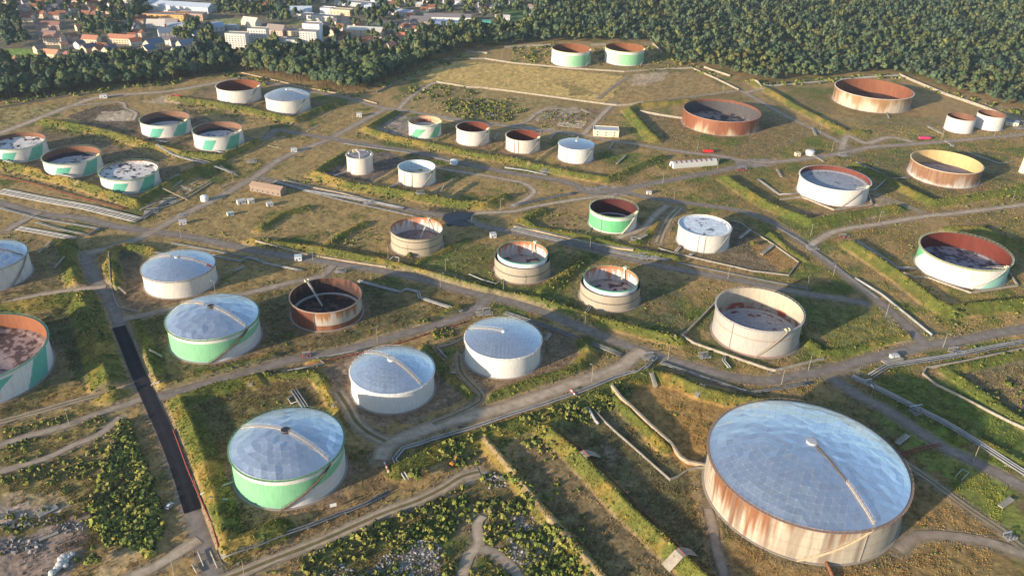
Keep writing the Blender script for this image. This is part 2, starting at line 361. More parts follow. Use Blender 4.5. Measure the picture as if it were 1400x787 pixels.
# land cover patches: outline in photo points, colour, softness of the outline in metres
ZONES = [
 ([(571,112),(610,84),(700,88),(776,96),(856,104),(828,141),(750,131),(660,121)],GOLD,5,.9),
 ([(762,108),(800,118),(815,130),(780,132)],OLIVE,9,.6),
 ([(862,104),(946,98),(1004,125),(935,134),(878,143),(836,140)],DRY,5,.85),
 ([(862,103),(915,97),(905,112),(860,118)],PALE,5,.6),
 ([(-60,160),(0,150),(140,137),(90,146),(0,180),(-60,190)],(.23,.18,.075),4,.9),
 ([(88,160),(140,143),(170,146),(186,160),(150,175)],SOIL,4,.85),
 ([(127,163),(142,152),(178,152),(188,158),(163,173)],PALE,3,.8),
 ([(190,140),(240,128),(262,138),(236,142)],PALE,4,.5),
 ([(90,168),(190,186),(300,213),(345,190),(262,150),(180,165)],SOIL,4,.8),
 ([(240,140),(335,150),(405,160),(450,142),(350,120),(300,112)],SOIL,4,.55),
 ([(0,200),(50,232),(178,272),(262,236),(140,190),(60,178)],SOIL,4,.6),
 ([(440,170),(520,150),(495,165),(420,200),(398,185)],(.25,.17,.065),4,.8),
 ([(505,182),(541,155),(562,160),(562,190),(545,190)],(.2,.165,.135),3,.9),
 ([(432,237),(472,212),(532,207),(555,222),(508,249)],(.10,.085,.08),2,.95),
 ([(640,196),(692,190),(724,223),(664,210)],BROWN,4,.6),
 ([(722,168),(745,148),(800,148),(835,150),(806,180)],BROWN,4,.6),
 ([(725,160),(745,152),(752,160),(735,166)],PALE,2,.8), ([(762,152),(785,146),(795,152),(772,160)],PALE,2,.7), ([(765,166),(800,168),(795,175),(760,171)],PALE,2,.8),
 ([(700,170),(800,182),(790,186),(720,178)],PALE,2,.8),
 ([(560,118),(600,113),(700,128),(760,138),(735,160),(700,170),(600,158),(545,147)],(.235,.17,.07),5,.7),
 ([(590,120),(640,118),(665,150),(620,155)],OLIVE,6,.6), ([(640,140),(700,140),(700,165),(650,165)],DARKG,8,.5),
 ([(130,345),(165,336),(200,345),(200,392),(240,415),(170,430)],SOIL,5,.6),
 ([(0,320),(90,335),(100,390),(0,412)],(.14,.11,.055),5,.6),
 ([(440,505),(475,480),(600,480),(650,540),(560,580),(490,578)],(.185,.13,.088),3,.95),
 ([(625,480),(745,440),(800,470),(790,500),(660,545)],(.14,.10,.07),4,.8),
 ([(235,560),(345,520),(430,510),(455,560),(300,740)],DARKG,6,.65),
 ([(330,520),(430,510),(450,550),(400,560)],(.17,.12,.05),5,.6),
 ([(470,640),(530,600),(560,640),(540,690),(450,730),(330,760),(320,745),(430,700)],(.155,.105,.05),4,.9),
 ([(440,650),(490,640),(470,680),(420,690)],(.22,.16,.10),5,.6),
 ([(-60,690),(0,680),(30,672),(85,671),(105,684),(75,700),(0,722),(-60,740)],(.29,.22,.165),3,.95),
 ([(-60,770),(0,742),(60,720),(125,703),(125,735),(92,790),(-60,820)],(.20,.148,.115),3,.95),
 ([(120,800),(155,745),(190,740),(198,752),(150,800)],(.32,.225,.115),3,.9),
 ([(-60,600),(160,540),(180,590),(165,640),(120,690),(-60,680)],(.19,.145,.05),6,.6),
 ([(0,425),(112,405),(150,530),(60,560),(0,570)],(.12,.10,.045),6,.5),
 ([(60,540),(130,520),(150,535),(40,570)],(.24,.155,.05),4,.8),
 ([(845,560),(900,515),(1010,545),(960,580),(970,620),(925,635),(880,590)],ORANGE,5,.75),
 ([(690,640),(750,590),(870,700),(940,787),(830,800)],(.15,.11,.058),6,.8),
 ([(770,580),(830,555),(950,660),(960,787),(930,760)],(.085,.08,.04),6,.8),
 ([(820,605),(850,625),(830,640)],(.19,.14,.11),4,.6),
 ([(1230,650),(1260,640),(1400,750),(1420,830),(960,830),(975,700),(1000,750),(1100,780),(1220,760)],(.19,.125,.05),6,.85),
 ([(1225,720),(1260,725),(1250,760),(1220,765)],(.25,.205,.16),3,.7),
 ([(1200,560),(1280,590),(1400,650),(1400,740),(1310,690),(1260,640)],LAWN,9,.55),
 ([(1190,520),(1310,515),(1420,590),(1420,640),(1290,580)],(.09,.12,.024),6,.7),
 ([(1290,510),(1420,480),(1420,600)],(.11,.095,.055),5,.75),
 ([(1150,480),(1240,420),(1250,455),(1160,490)],(.16,.15,.04),8,.6),
 ([(1100,440),(1160,420),(1240,450),(1150,475)],OLIVE,6,.6),
 ([(960,300),(1010,305),(1090,370),(1030,372),(930,348)],SOIL,5,.75), ([(1015,322),(1060,340),(1090,360),(1075,374),(1040,350)],ORANGE,4,.7),
 ([(750,300),(800,290),(810,320),(745,308)],BROWN,5,.5), ([(840,325),(905,285),(935,285),(905,345)],BROWN,5,.6),
 ([(1080,290),(1195,275),(1190,300),(1110,303)],BROWN,5,.6), ([(1185,265),(1225,278),(1190,300)],(.24,.19,.15),4,.6),
 ([(1300,180),(1400,170),(1400,185),(1290,192)],(.2,.16,.07),4,.6), ([(1130,160),(1290,160),(1300,190),(1170,190)],(.17,.14,.06),6,.5),
 ([(1290,125),(1400,150),(1400,165),(1320,140)],(.22,.165,.09),5,.7),
 ([(1050,150),(1110,178),(1060,215),(1000,210)],(.15,.11,.06),6,.7), ([(880,185),(960,190),(1000,215),(880,200)],OLIVE,6,.5),
 ([(865,150),(935,162),(940,190),(900,190)],(.13,.105,.055),5,.7),
 ([(612,292),(645,292),(650,306),(612,308)],ASPH,1.5,1), ([(590,283),(640,288),(632,300),(585,295)],(.06,.055,.05),3,.8),
 ([(800,255),(865,254),(860,268),(800,266)],(.19,.165,.16),2,.9), ([(1005,218),(1060,218),(1060,226),(1010,230)],(.19,.165,.16),2,.9),
 ([(1040,505),(1170,495),(1180,512),(1060,528)],(.18,.15,.13),3,.5), ([(1200,415),(1265,440),(1300,470),(1230,485)],(.2,.165,.13),3,.4),
 ([(530,780),(565,738),(600,748),(600,787)],(.27,.22,.185),5,.6), ([(480,800),(520,770),(560,787)],(.25,.21,.18),5,.6), ([(690,715),(760,715),(790,740),(700,770)],(.26,.21,.16),5,.6),
 ([(620,650),(660,635),(680,650),(640,665)],(.33,.255,.175),3,.8), ([(632,700),(652,685),(660,705),(640,715)],(.26,.2,.155),3,.8),
 ([(-400,40),(0,78),(45,75),(200,70),(330,62),(440,72),(540,78),(570,45),(740,40),(735,-20),(0,-60),(-400,-60)],(.135,.125,.095),12,.8),
 ([(-10,68),(38,67),(50,74),(-10,87)],(.16,.22,.05),4,1), ([(680,4),(735,8),(735,36),(695,42)],(.11,.165,.055),6,.9), ([(290,26),(345,24),(350,30),(300,34)],(.2,.22,.08),4,.9),
 ([(395,28),(430,26),(440,34),(390,36)],(.2,.2,.07),4,.8),
 ([(500,30),(560,28),(560,38),(490,38)],(.17,.16,.16),4,.9), ([(85,50),(118,48),(122,62),(90,66)],(.12,.115,.125),4,.9),
]
ZONES += [([(640,330),(800,352),(930,455),(800,432),(690,400),(560,357)],(.075,.10,.028),6,.6),([(1095,405),(1180,422),(1240,455),(1160,478),(1105,450)],(.10,.115,.03),7,.6),([(55,432),(112,406),(150,530),(105,522)],(.04,.055,.02),5,.8),([(188,446),(235,428),(228,522),(212,520)],(.055,.07,.025),5,.7),
 ([(360,412),(400,392),(500,382),(600,430),(480,468),(372,482)],(.085,.075,.038),6,.6),([(860,395),(930,400),(935,455),(880,440)],(.085,.08,.045),6,.6),([(860,150),(885,178),(905,195),(870,190),(845,165)],(.10,.13,.03),5,.6),([(1170,232),(1220,250),(1240,270),(1380,262),(1400,230),(1340,205),(1240,205)],(.07,.08,.04),7,.5),([(545,640),(640,600),(760,562),(850,530),(850,545),(760,590),(640,625)],(.07,.095,.026),5,.6)]
ZONEW = [(GL(p), c, s, a) for p, c, s, a in ZONES]

def ground_h(P):
    H = np.zeros(len(P)); n = fbm(P[:, 0], P[:, 1], 9, 3, 3)
    rd = np.full(len(P), 1e9)
    for L, wd, c, tw in ROADW:
        d = seg_dist(P, L, wd / 2 + 5); rd = np.minimum(rd, d - wd / 2)
    for L, h, wd, b in BUNDW:
        d = seg_dist(P, L, wd + 3); ok = d < 1e8
        dd = d[ok] + (n[ok] - .5) * 1.6
        f = np.clip(1 - (dd - .7) / wd, 0, 1); f = f * (.82 + .18 * f)
        hv = 1.15 * h * (.93 + .14 * n[ok]) * f
        H[ok] = np.maximum(H[ok], hv)
    H *= sst(-.5, 3.0, rd)
    tm = np.ones(len(P))
    for x, y, r, h in TK.values():
        d = np.hypot(P[:, 0] - x, P[:, 1] - y) - r; tm = np.minimum(tm, sst(1.0, 3.0, d))
    H *= tm
    micro = (fbm(P[:, 0], P[:, 1], 4.0, 8, 3) - .5) * .55 + (fbm(P[:, 0], P[:, 1], 40, 5, 2) - .5) * .5
    return H + micro * sst(.0, 3.0, rd) * tm, rd, tm, H
def ground_col(P, Hb=None, rd=None):
    x, y = P[:, 0], P[:, 1]
    n60 = fbm(x, y, 70, 21); n12 = fbm(x, y, 14, 22); n3 = fbm(x, y, 3.2, 23, 3); n30 = fbm(x, y, 33, 24)
    right = sst(-60, 200, x - (y - 500) * .15) * (1 - sst(700, 1000, y))
    g = np.clip((n60 - .5) * 4.2 + (n12 - .5) * 1.6 + .42 + .22 * right, 0, 1)[:, None]
    C = np.array(DRY) * (1 - g) + np.array(OLIVE) * g
    g2 = sst(.52, .72, n30 * .6 + n12 * .4 + .05 * right)[:, None] * .88
    C = C * (1 - g2) + np.array(GREEN) * g2
    b = sst(.55, .75, fbm(x, y, 20, 29) * .7 + n3 * .3)[:, None] * .55
    C = C * (1 - b) + np.array(BROWN) * b
    lf = ((1 - sst(-40, 90, x - (y - 650) * .35)) * sst(430, 560, y) * (.35 + .5 * n12) * (1 - sst(.55, .7, n30)))[:, None]
    C = C * (1 - lf) + np.array((.27, .185, .075)) * lf
    wx = (fbm(x, y, 11, 31) - .5); wy = (fbm(x, y, 11, 37) - .5); fx = (fbm(x, y, 2.5, 41, 2) - .5); fy = (fbm(x, y, 2.5, 43, 2) - .5)
    for L, c, s, a in ZONEW:
        Q = np.stack([x + wx * s * 3.2 + fx * s * 1.6, y + wy * s * 3.2 + fy * s * 1.6], 1)
        k = inpoly(Q, L)
        if not k.any(): continue
        aa = (a * (.72 + .56 * n12[k]))[:, None].clip(0, 1)
        C[k] = C[k] * (1 - aa) + np.array(c) * (.75 + .5 * n3[k])[:, None] * aa
    # bare, driven-on earth round each tank
    for kx, (tx, ty, r, h) in TK.items():
        d = np.hypot(x - tx, y - ty) - r + (n12 - .5) * 7
        k = d < 9
        a = (1 - sst(2, 8, d[k]))[:, None] * .75
        C[k] = C[k] * (1 - a) + np.array(BROWN if ty > 600 or tx < 60 else (.13, .11, .065)) * a
    C *= 1.38
    if Hb is not None:
        gg = fbm(x, y, 16, 51)
        v = sst(.35, 1.2, Hb)[:, None]
        green = sst(.31, .54, gg + .12 * right)[:, None]
        bc = np.array((.27, .195, .045)) * (1 - green) + np.array((.105, .128, .024)) * green
        C = C * (1 - v * .85) + bc * v * .85
        for L, h, wd, b_ in BUNDW:
            if b_:
                d = seg_dist(P, L, 4); k = d < 1.7 + n3
                C[k] = C[k] * .3 + np.array((.32, .24, .14)) * .7
    if rd is not None:                                        # verge of the roads: trampled earth
        v = (1 - sst(.3, 3.2, rd + (n3 - .5) * 3))[:, None] * .75
        C = C * (1 - v) + np.array((.27, .21, .14)) * v
    return C * (.64 + .72 * n3)[:, None]

# ------------------------------------------------------------------ terrain
ys = [172.0]
while ys[-1] < 1750: ys.append(ys[-1] + max(.5, (ys[-1] ** 2 + CAMH ** 2) / 317000 * 1.15))
near_n = len(ys)
while ys[-1] < 14000: ys.append(ys[-1] * 1.08)
ys = np.array(ys)
ts = np.linspace(-.86, .86, 1230); o = [.9, 1.0, 1.2, 1.6, 2.4, 4, 7]
ts = np.concatenate([-np.array(o[::-1]), ts, np.array(o)])
TX = ts[None, :] * (ys[:, None] * .80 + 60); TY = np.repeat(ys[:, None], len(ts), 1)
back = np.array([-9000., -2500, -600, 0, 120]);
TXb = np.repeat(TX[:1], len(back), 0) * np.array([40, 12, 4, 1.4, 1.05])[:, None]; TYb = np.repeat(back[:, None], len(ts), 1)
P = np.stack([np.vstack([TXb, TX]).ravel(), np.vstack([TYb, TY]).ravel()], 1)
gh, rd, tm, hb = ground_h(P)
gc = ground_col(P, hb, rd)
nr, nc = len(back) + len(ys), len(ts)
ii = (np.arange(nr - 1)[:, None] * nc + np.arange(nc - 1)[None, :]).ravel()
ground = mesh_np('ground', np.c_[P, gh], np.stack([ii, ii + 1, ii + nc + 1, ii + nc], 1), m_ground, col=gc, smooth=True)
tag(ground, 'rough dry grass and bare earth between the tanks', 'ground', kind='structure')

# ------------------------------------------------------------------ roads and tracks
for k, (L, wd, c, tw) in enumerate(ROADW):
    n = len(L); d = np.gradient(L, axis=0); d /= np.linalg.norm(d, axis=1)[:, None] + 1e-9
    nrm = np.stack([d[:, 1], -d[:, 0]], 1); s = np.arange(n) * 4.0
    offs = np.array([-1, -.8, -.45, -.2, .2, .45, .8, 1]); V = []; C = []
    for o_ in offs:
        j = (fbm(s + 31 * o_ + 100 * k, s * 0 + 7 * o_, 7, 60 + k) - .5) * (1.6 if abs(o_) == 1 else .5)
        q = L + nrm * (o_ * wd / 2 + j * (1 if o_ > 0 else -1))[:, None]
        V.append(np.c_[q, np.full(n, .07 + .005 * k)])
        nn = fbm(q[:, 0], q[:, 1], 9, 71) ; base = np.array(c)[None, :] * (.78 + .44 * nn)[:, None]
        if abs(o_) > .7: base = base * .5 + np.array((.2, .155, .09)) * .5
        if tw and abs(o_) < .3: base = np.array((.17, .135, .06)) * (.8 + .4 * nn)[:, None]
        C.append(base)
    V = np.stack(V, 1); C = np.stack(C, 1); m = len(offs)
    ii = (np.arange(n - 1)[:, None] * m + np.arange(m - 1)[None, :]).ravel()
    tr = wd < 6.5
    o = mesh_np('track' if tr else 'road', V.reshape(-1, 3), np.stack([ii, ii + 1, ii + m + 1, ii + m], 1), m_road, col=C.reshape(-1, 3), smooth=True)
    tag(o, 'worn dirt track across the tank field' if tr else 'worn grey site road between the tank compounds', 'track' if tr else 'road', kind='structure')
# the newly surfaced black stretch of the road at the lower left
L = smooth_line(GL([(162,447),(172,470),(185,503),(205,548),(225,592),(244,640),(263,699)]), 4)
d = np.gradient(L, axis=0); d /= np.linalg.norm(d, axis=1)[:, None]; nrm = np.stack([d[:, 1], -d[:, 0]], 1); V = []; C = []
for o_ in (-3.7, -1.8, 0, 1.8, 3.7):
    q = L + nrm * (o_ - .2); V.append(np.c_[q, np.full(len(L), .34)]); nn = fbm(q[:, 0], q[:, 1], 12, 77)
    C.append(np.array((.017, .017, .021))[None] * (.3 + 1.5 * nn + (.5 if o_ == 0 else 0))[:, None])
V = np.stack(V, 1); C = np.stack(C, 1); n, m = V.shape[:2]; ii = (np.arange(n - 1)[:, None] * m + np.arange(m - 1)[None, :]).ravel()
o = mesh_np('road_surfacing', V.reshape(-1, 3), np.stack([ii, ii + 1, ii + m + 1, ii + m], 1), m_road, col=C.reshape(-1, 3), smooth=True)
tag(o, 'newly laid black asphalt stretch of the left road', 'asphalt', kind='structure')

# blue-black, half-glossy asphalt patch at the fork beside the banded tank
Pp = GL([(608,293),(622,290),(648,291),(645,298),(636,303),(650,307),(632,310),(612,307),(604,300)]); cc = Pp.mean(0)
V = np.r_[np.c_[Pp, np.full(len(Pp), .42)], [[cc[0], cc[1], .42]]]; n = len(Pp)
o = mesh_np('asphalt_patch', V, np.array([(q, (q + 1) % n, n) for q in range(n)]), M_plain('blue_black_asphalt', (.014, .017, .026), .35, amp=.3), None); tag(o, 'blue-black patch at the road fork beside the banded tank', 'asphalt', kind='structure')
# ------------------------------------------------------------------ storage tanks
def noise_az(A, Z, R, sx, sz, s, o=3):
    """noise on a tank wall, A angle, Z height; stretches to streaks with small sx / large sz"""
    t = 0; a = .5; k = 0
    for i in range(o):
        t = t + a * vn((A + 4) * R / sx + 13 * s, Z / sz + 7 * s, 90 + s + i); k += a; a *= .55; sx *= .5; sz *= .5
    return t / k
def mix(C, c, a): return C * (1 - a[..., None]) + np.array(c) * a[..., None]
WHITE = (.62, .61, .59); GRN = (.20, .47, .27); TEAL = (.10, .38, .29)

def wall_white(base=WHITE, streak=.25, rust=0.0):
    def f(A, Z, F, R):
        C = np.ones(A.shape + (3,)) * np.array(base)
        C = mix(C, (.42, .37, .31), sst(.5, .85, noise_az(A, Z, R, 2.2, 14, 1)) * streak)
        lines = np.maximum((np.abs((F * 6) % 1 - .5) > .47) * .22, (np.abs((np.degrees(A) / 15 + np.floor(F * 6) * .37) % 1 - .5) > .488) * .16)
        C = mix(C, (.4, .37, .33), lines)
        if rust:
            st = noise_az(A, Z, R, 2.6, 22, 3); big = noise_az(A, Z, R, 16, 30, 5)
            C = mix(C, (.33, .13, .045), sst(.45, .72, st * .5 + big * .5 + (F - .6) * .25) * rust)
            C = mix(C, (.16, .065, .035), sst(.6, .8, noise_az(A, Z, R, 1.2, 20, 7) * .6 + big * .4) * rust * .8)
        return C
    return f
def stripes(quads, base=wall_white(streak=.12), green=TEAL, top=None):
    """quads: angles (top left, top right, bottom left, bottom right) in degrees, top fraction, bottom fraction"""
    def f(A, Z, F, R):
        C = base(A, Z, F, R); D = np.degrees(A)
        for tl, tr_, bl, br, ft, fb in quads:
            u = np.clip((F - fb) / (ft - fb), 0, 1)
            k = (D > bl + (tl - bl) * u) & (D < br + (tr_ - br) * u) & (F < ft) & (F > fb)
            C[k] = np.array(green) * (.85 + .3 * noise_az(A, Z, R, 3, 10, 2))[k][:, None]
        if top is not None: C[F > top[1]] = np.array(top[0])
        return C
    return f
def swoosh(green=GRN):
    """white crown, green flank that narrows to a band right of the stairs"""
    def f(A, Z, F, R):
        C = wall_white(streak=.08)(A, Z, F, R); D = np.degrees(A)
        st = -14 + 56 * F                       # the stair line
        k = (F < .80) & (D < st) & (D > -100)
        lo = .45 + .20 * np.clip((D - 10) / 80, 0, 1); hi = .80 + .0 * D
        k |= (F < hi) & (F > lo) & (D >= st)
        C[k] = np.array(green) * (.9 + .2 * noise_az(A, Z, R, 4, 12, 2))[k][:, None]
        C[(F < .06) & (D < -14)] = (.22, .40, .36)
        return C
    return f
def concrete(A, Z, F, R):
    C = np.ones(A.shape + (3,)) * np.array((.40, .345, .27))
    C = mix(C, (.33, .28, .22), noise_az(A, Z, R, 3, 9, 4) * .5)
    C = mix(C, (.10, .085, .08), ((np.abs(F - .47) < .035) | (F > .955)) * .85)
    return mix(C, (.36, .32, .26), (np.abs((np.degrees(A) / 7.5) % 1 - .5) > .47) * .4)
def concrete2(A, Z, F, R):
    C = np.ones(A.shape + (3,)) * np.array((.42, .355, .265))
    C = mix(C, (.36, .30, .22), noise_az(A, Z, R, 3, 9, 4) * .45)
    return mix(C, (.10, .085, .08), ((np.abs(F - .42) < .03) | (np.abs(F - .80) < .022) | (F > .97)) * .85)
def rusty(base=(.42, .20, .11), hi=(.62, .52, .40), amt=.6):
    base = tuple(q * .62 for q in base); hi = tuple(q * .72 for q in hi)
    def f(A, Z, F, R):
        st = noise_az(A, Z, R, 3.0, 26, 3); big = noise_az(A, Z, R, 18, 40, 5); fi = noise_az(A, Z, R, .9, 14, 8)
        C = np.ones(A.shape + (3,)) * np.array(hi)
        C = mix(C, base, sst(.3, .6, st * .55 + big * .45 + (F - .5) * .35 + (amt - .5)))
        C = mix(C, (.12, .05, .03), sst(.52, .78, fi * .5 + big * .5) * .8)
        C = mix(C, (.46, .41, .34), (F > .965) * .8)
        return C
    return f
def grid_rust(A, Z, F, R):
    C = rusty((.40, .22, .12), (.60, .55, .50), .56)(A, Z, F, R)
    C = mix(C, (.62, .58, .55), sst(.45, .1, F + .35 * noise_az(A, Z, R, 4, 12, 6)))
    g = ((np.abs((F * 8) % 1 - .5) > .44) | (np.abs((np.degrees(A) / 5) % 1 - .5) > .45)) * .35
    return mix(C, (.22, .13, .09), g)
def jj_wall(A, Z, F, R):
    D = np.degrees(A)
    C = np.ones(A.shape + (3,)) * np.array((.43, .385, .315))
    st = noise_az(A, Z, R, 3.2, 30, 3); fi = noise_az(A, Z, R, 1.0, 22, 8); big = noise_az(A, Z, R, 16, 60, 5)
    left = np.exp(-((D + 38) / 26) ** 2) * .27
    C = mix(C, (.29, .24, .19), sst(.4, .75, st * .6 + fi * .4) * .75)
    C = mix(C, (.24, .19, .15), np.maximum((np.abs((F * 7) % 1 - .5) > .47) * .3, (np.abs((D / 6 + np.floor(F * 7) * .41) % 1 - .5) > .49) * .22))
    C = mix(C, (.21, .085, .035), sst(.50, .74, st * .33 + big * .30 + fi * .37 + left + (F - .6) * .30 - .06) * .95)
    C = mix(C, (.11, .045, .025), sst(.58, .8, fi * .55 + big * .3 + left * .6 + (F - .7) * .2) * .85)
    dark = sst(.62, .7, noise_az(A, Z, R, 5, 300, 12))
    C = mix(C, (.16, .12, .095), dark * .55)
    return mix(C, (.22, .15, .11), (np.abs((F * 5) % 1 - .5) > .475) * .18)
def e_wall(A, Z, F, R):
    C = wall_white((.37, .36, .34), .5)(A, Z, F, R)
    return mix(mix(C, (.3, .22, .16), (np.abs(F - .62) < .018) * .6), (.32, .12, .09), (F < .045) * .8)
def ff_wall(A, Z, F, R):
    D = np.degrees(A); C = rusty((.27, .085, .04), (.34, .16, .09), .62)(A, Z, F, R)
    k = sst(-24, -18, D) * sst(.26, .30, F) * (F < .97)
    W = mix(np.ones(A.shape + (3,)) * np.array((.42, .385, .33)), (.30, .14, .06), sst(.4, .7, noise_az(A, Z, R, 2, 20, 4) + (F - .75) * .7))
    C = C * (1 - k[..., None]) + W * k[..., None]
    return mix(C, (.10, .035, .025), (D < -20) * (noise_az(A, Z, R, 2, 20, 6)) * .8)
def f_wall(shift):
    def f(A, Z, F, R):
        C = wall_white(streak=.05)(A, Z, F, R); D = np.degrees(A)
        a = sst(-62 + shift, 22 + shift, D) * (F < .80) * (F > .04 + .16 * np.clip((-D - 10) / 60, 0, 1))
        C = mix(C, (.25, .52, .30), a * (D < 80))
        return mix(C, (.5, .5, .22), (F > .93) * .7)
    return f
def y_wall(A, Z, F, R):
    C = wall_white(streak=.1)(A, Z, F, R); D = np.degrees(A); st = 22 + 44 * F
    k = (D < st) & (F > .06) & ((F < .78)); C[k] = np.array((.13, .46, .21)) * (.9 + .2 * noise_az(A, Z, R, 4, 12, 2))[k][:, None]
    C[(F > .92)] = (.45, .55, .36); return C
def c_wall(A, Z, F, R):
    C = wall_white(streak=.1)(A, Z, F, R); D = np.degrees(A)
    k = (D < -50 - 38 * (.95 - F)) & (D > -100) & (F > .12) & (F < .88); C[k] = (.13, .44, .22)
    k = (D > 62 - 30 * (1 - F)) & (F < .8); C[k] = (.30, .55, .48)
    k = (D > -50) & (D < 14) & (F < .34) & (F > .02); C[k] = (.60, .57, .54)
    s = sst(.3, .7, noise_az(A, Z, R, .8, 20, 5))
    k = ((D > -22 + 12 * (F - .3)) & (D < 26) & (F > .34) & (F < .78)); C = mix(C, (.42, .45, .44), k * s * .8)
    C[F > .90] = (.42, .44, .24); return C

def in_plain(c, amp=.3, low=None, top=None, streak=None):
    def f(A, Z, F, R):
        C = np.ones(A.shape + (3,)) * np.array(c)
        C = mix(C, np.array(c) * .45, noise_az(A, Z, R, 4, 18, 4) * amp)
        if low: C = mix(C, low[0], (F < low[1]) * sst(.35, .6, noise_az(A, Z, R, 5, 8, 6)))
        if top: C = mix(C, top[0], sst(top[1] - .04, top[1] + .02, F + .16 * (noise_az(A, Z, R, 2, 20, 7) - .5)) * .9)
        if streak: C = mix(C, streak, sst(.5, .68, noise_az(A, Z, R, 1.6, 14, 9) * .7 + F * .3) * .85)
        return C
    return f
def lathe_grid(R, zs, na, fcol, H, inward=False):
    t = np.linspace(0, 2 * math.pi, na, endpoint=False); A, Z = np.meshgrid(t, zs, indexing='ij')
    Aw = (A + math.pi) % (2 * math.pi) - math.pi
    C = fcol(Aw, Z, Z / H, R); V = np.stack([R * np.sin(A), -R * np.cos(A), Z], -1)
    m = len(zs); i = np.arange(na)[:, None]; k = np.arange(m - 1)[None, :]; j = (i + 1) % na
    F = np.stack([(i * m + k).ravel(), (j * m + k).ravel(), (j * m + k + 1).ravel(), (i * m + k + 1).ravel()], 1)
    if inward: F = F[:, ::-1]
    return V.reshape(-1, 3), F, C.reshape(-1, 3)
def stack(parts):
    V = []; F = []; C = []; n = 0; mi = []
    for (v, f, c), m in parts:
        V.append(v); F.append(f + n); C.append(c); n += len(v); mi.append(np.full(len(f), m))
    return np.concatenate(V), np.concatenate(F), np.concatenate(C), np.concatenate(mi)

def dome_z(r, R, H, rise, sph=True): 
    u = r / R
    return H + rise * (1 - u * u) if sph else H + rise * (1 - u)
def make_dome(R, H, rise, n, ribw, seed, tint=(.70, .76, .83), jit=.09):
    """geodesic skin: flat triangular panels between raised battens"""
    rg = np.random.default_rng(seed); pts = [(0., 0., dome_z(0, R, H, rise))]; idx = {}
    rings = [[0]]
    for k in range(1, n + 1):
        r = R * k / n; row = []
        for q in range(6 * k):
            a = 2 * math.pi * q / (6 * k); z = dome_z(r, R, H, rise) + (rg.normal() * jit if k < n else 0)
            row.append(len(pts)); pts.append((r * math.sin(a), -r * math.cos(a), z))
        rings.append(row)
    T = []
    for k in range(1, n + 1):
        inn, outr = rings[k - 1], rings[k]
        for s in range(6):
            for q in range(k):
                o1 = outr[(s * k + q) % (6 * k)]; o2 = outr[(s * k + q + 1) % (6 * k)]
                i1 = inn[(s * (k - 1) + q) % max(1, 6 * (k - 1))]
                T.append((o1, o2, i1))
                if q < k - 1:
                    i2 = inn[(s * (k - 1) + q + 1) % max(1, 6 * (k - 1))]; T.append((o2, i2, i1))
    Pn = np.array(pts); V = []; F3 = []; F4 = []; C = []; nb = 0
    for tr_ in T:
        a = Pn[list(tr_)]; c = a.mean(0); rad = np.linalg.norm(a - c, axis=1).mean()
        s = 1 - ribw / (rad * .5); b = c + (a - c) * s; b[:, 2] -= .008
        g = rg.uniform(.90, 1.04)
        if rg.random() < .04: g *= 1.12
        V += list(b); F3.append((nb, nb + 1, nb + 2)); C += [np.array(tint) * min(1, g)] * 3; nb += 3
        V += list(a) ; C += [np.array((.60, .65, .71))] * 3
        for q in range(3): F4.append((nb + q, nb + (q + 1) % 3, nb - 3 + (q + 1) % 3, nb - 3 + q))
        nb += 3
    V.append(pts[0]); C.append(np.array(tint))
    return np.array(V), [np.array(F4), np.array(F3)], np.array(C), np.r_[np.ones(len(F4)), np.zeros(len(F3))]
def strip_prof(path, width, thick, mb, col, rail=True):
    """a walkway along path (Nx3), level across, with rails"""
    P_ = np.asarray(path); mb.sweep(P_, [(-width / 2, 0), (width / 2, 0), (width / 2, -thick), (-width / 2, -thick)], col, closed=True)
    if rail:
        for s in (-1, 1):
            d = np.gradient(P_, axis=0); d /= np.linalg.norm(d[:, :2], axis=1)[:, None] + 1e-9; nrm = np.stack([d[:, 1], -d[:, 0], 0 * d[:, 0]], 1)
            q = P_ + nrm * s * (width / 2 - .05) + np.array((0, 0, 1.1)); mb.tube(q, .06, 4, col)
            for p in q[::2]: mb.box((p[0], p[1], p[2] - .55), (.08, .08, 1.1), 0, col)

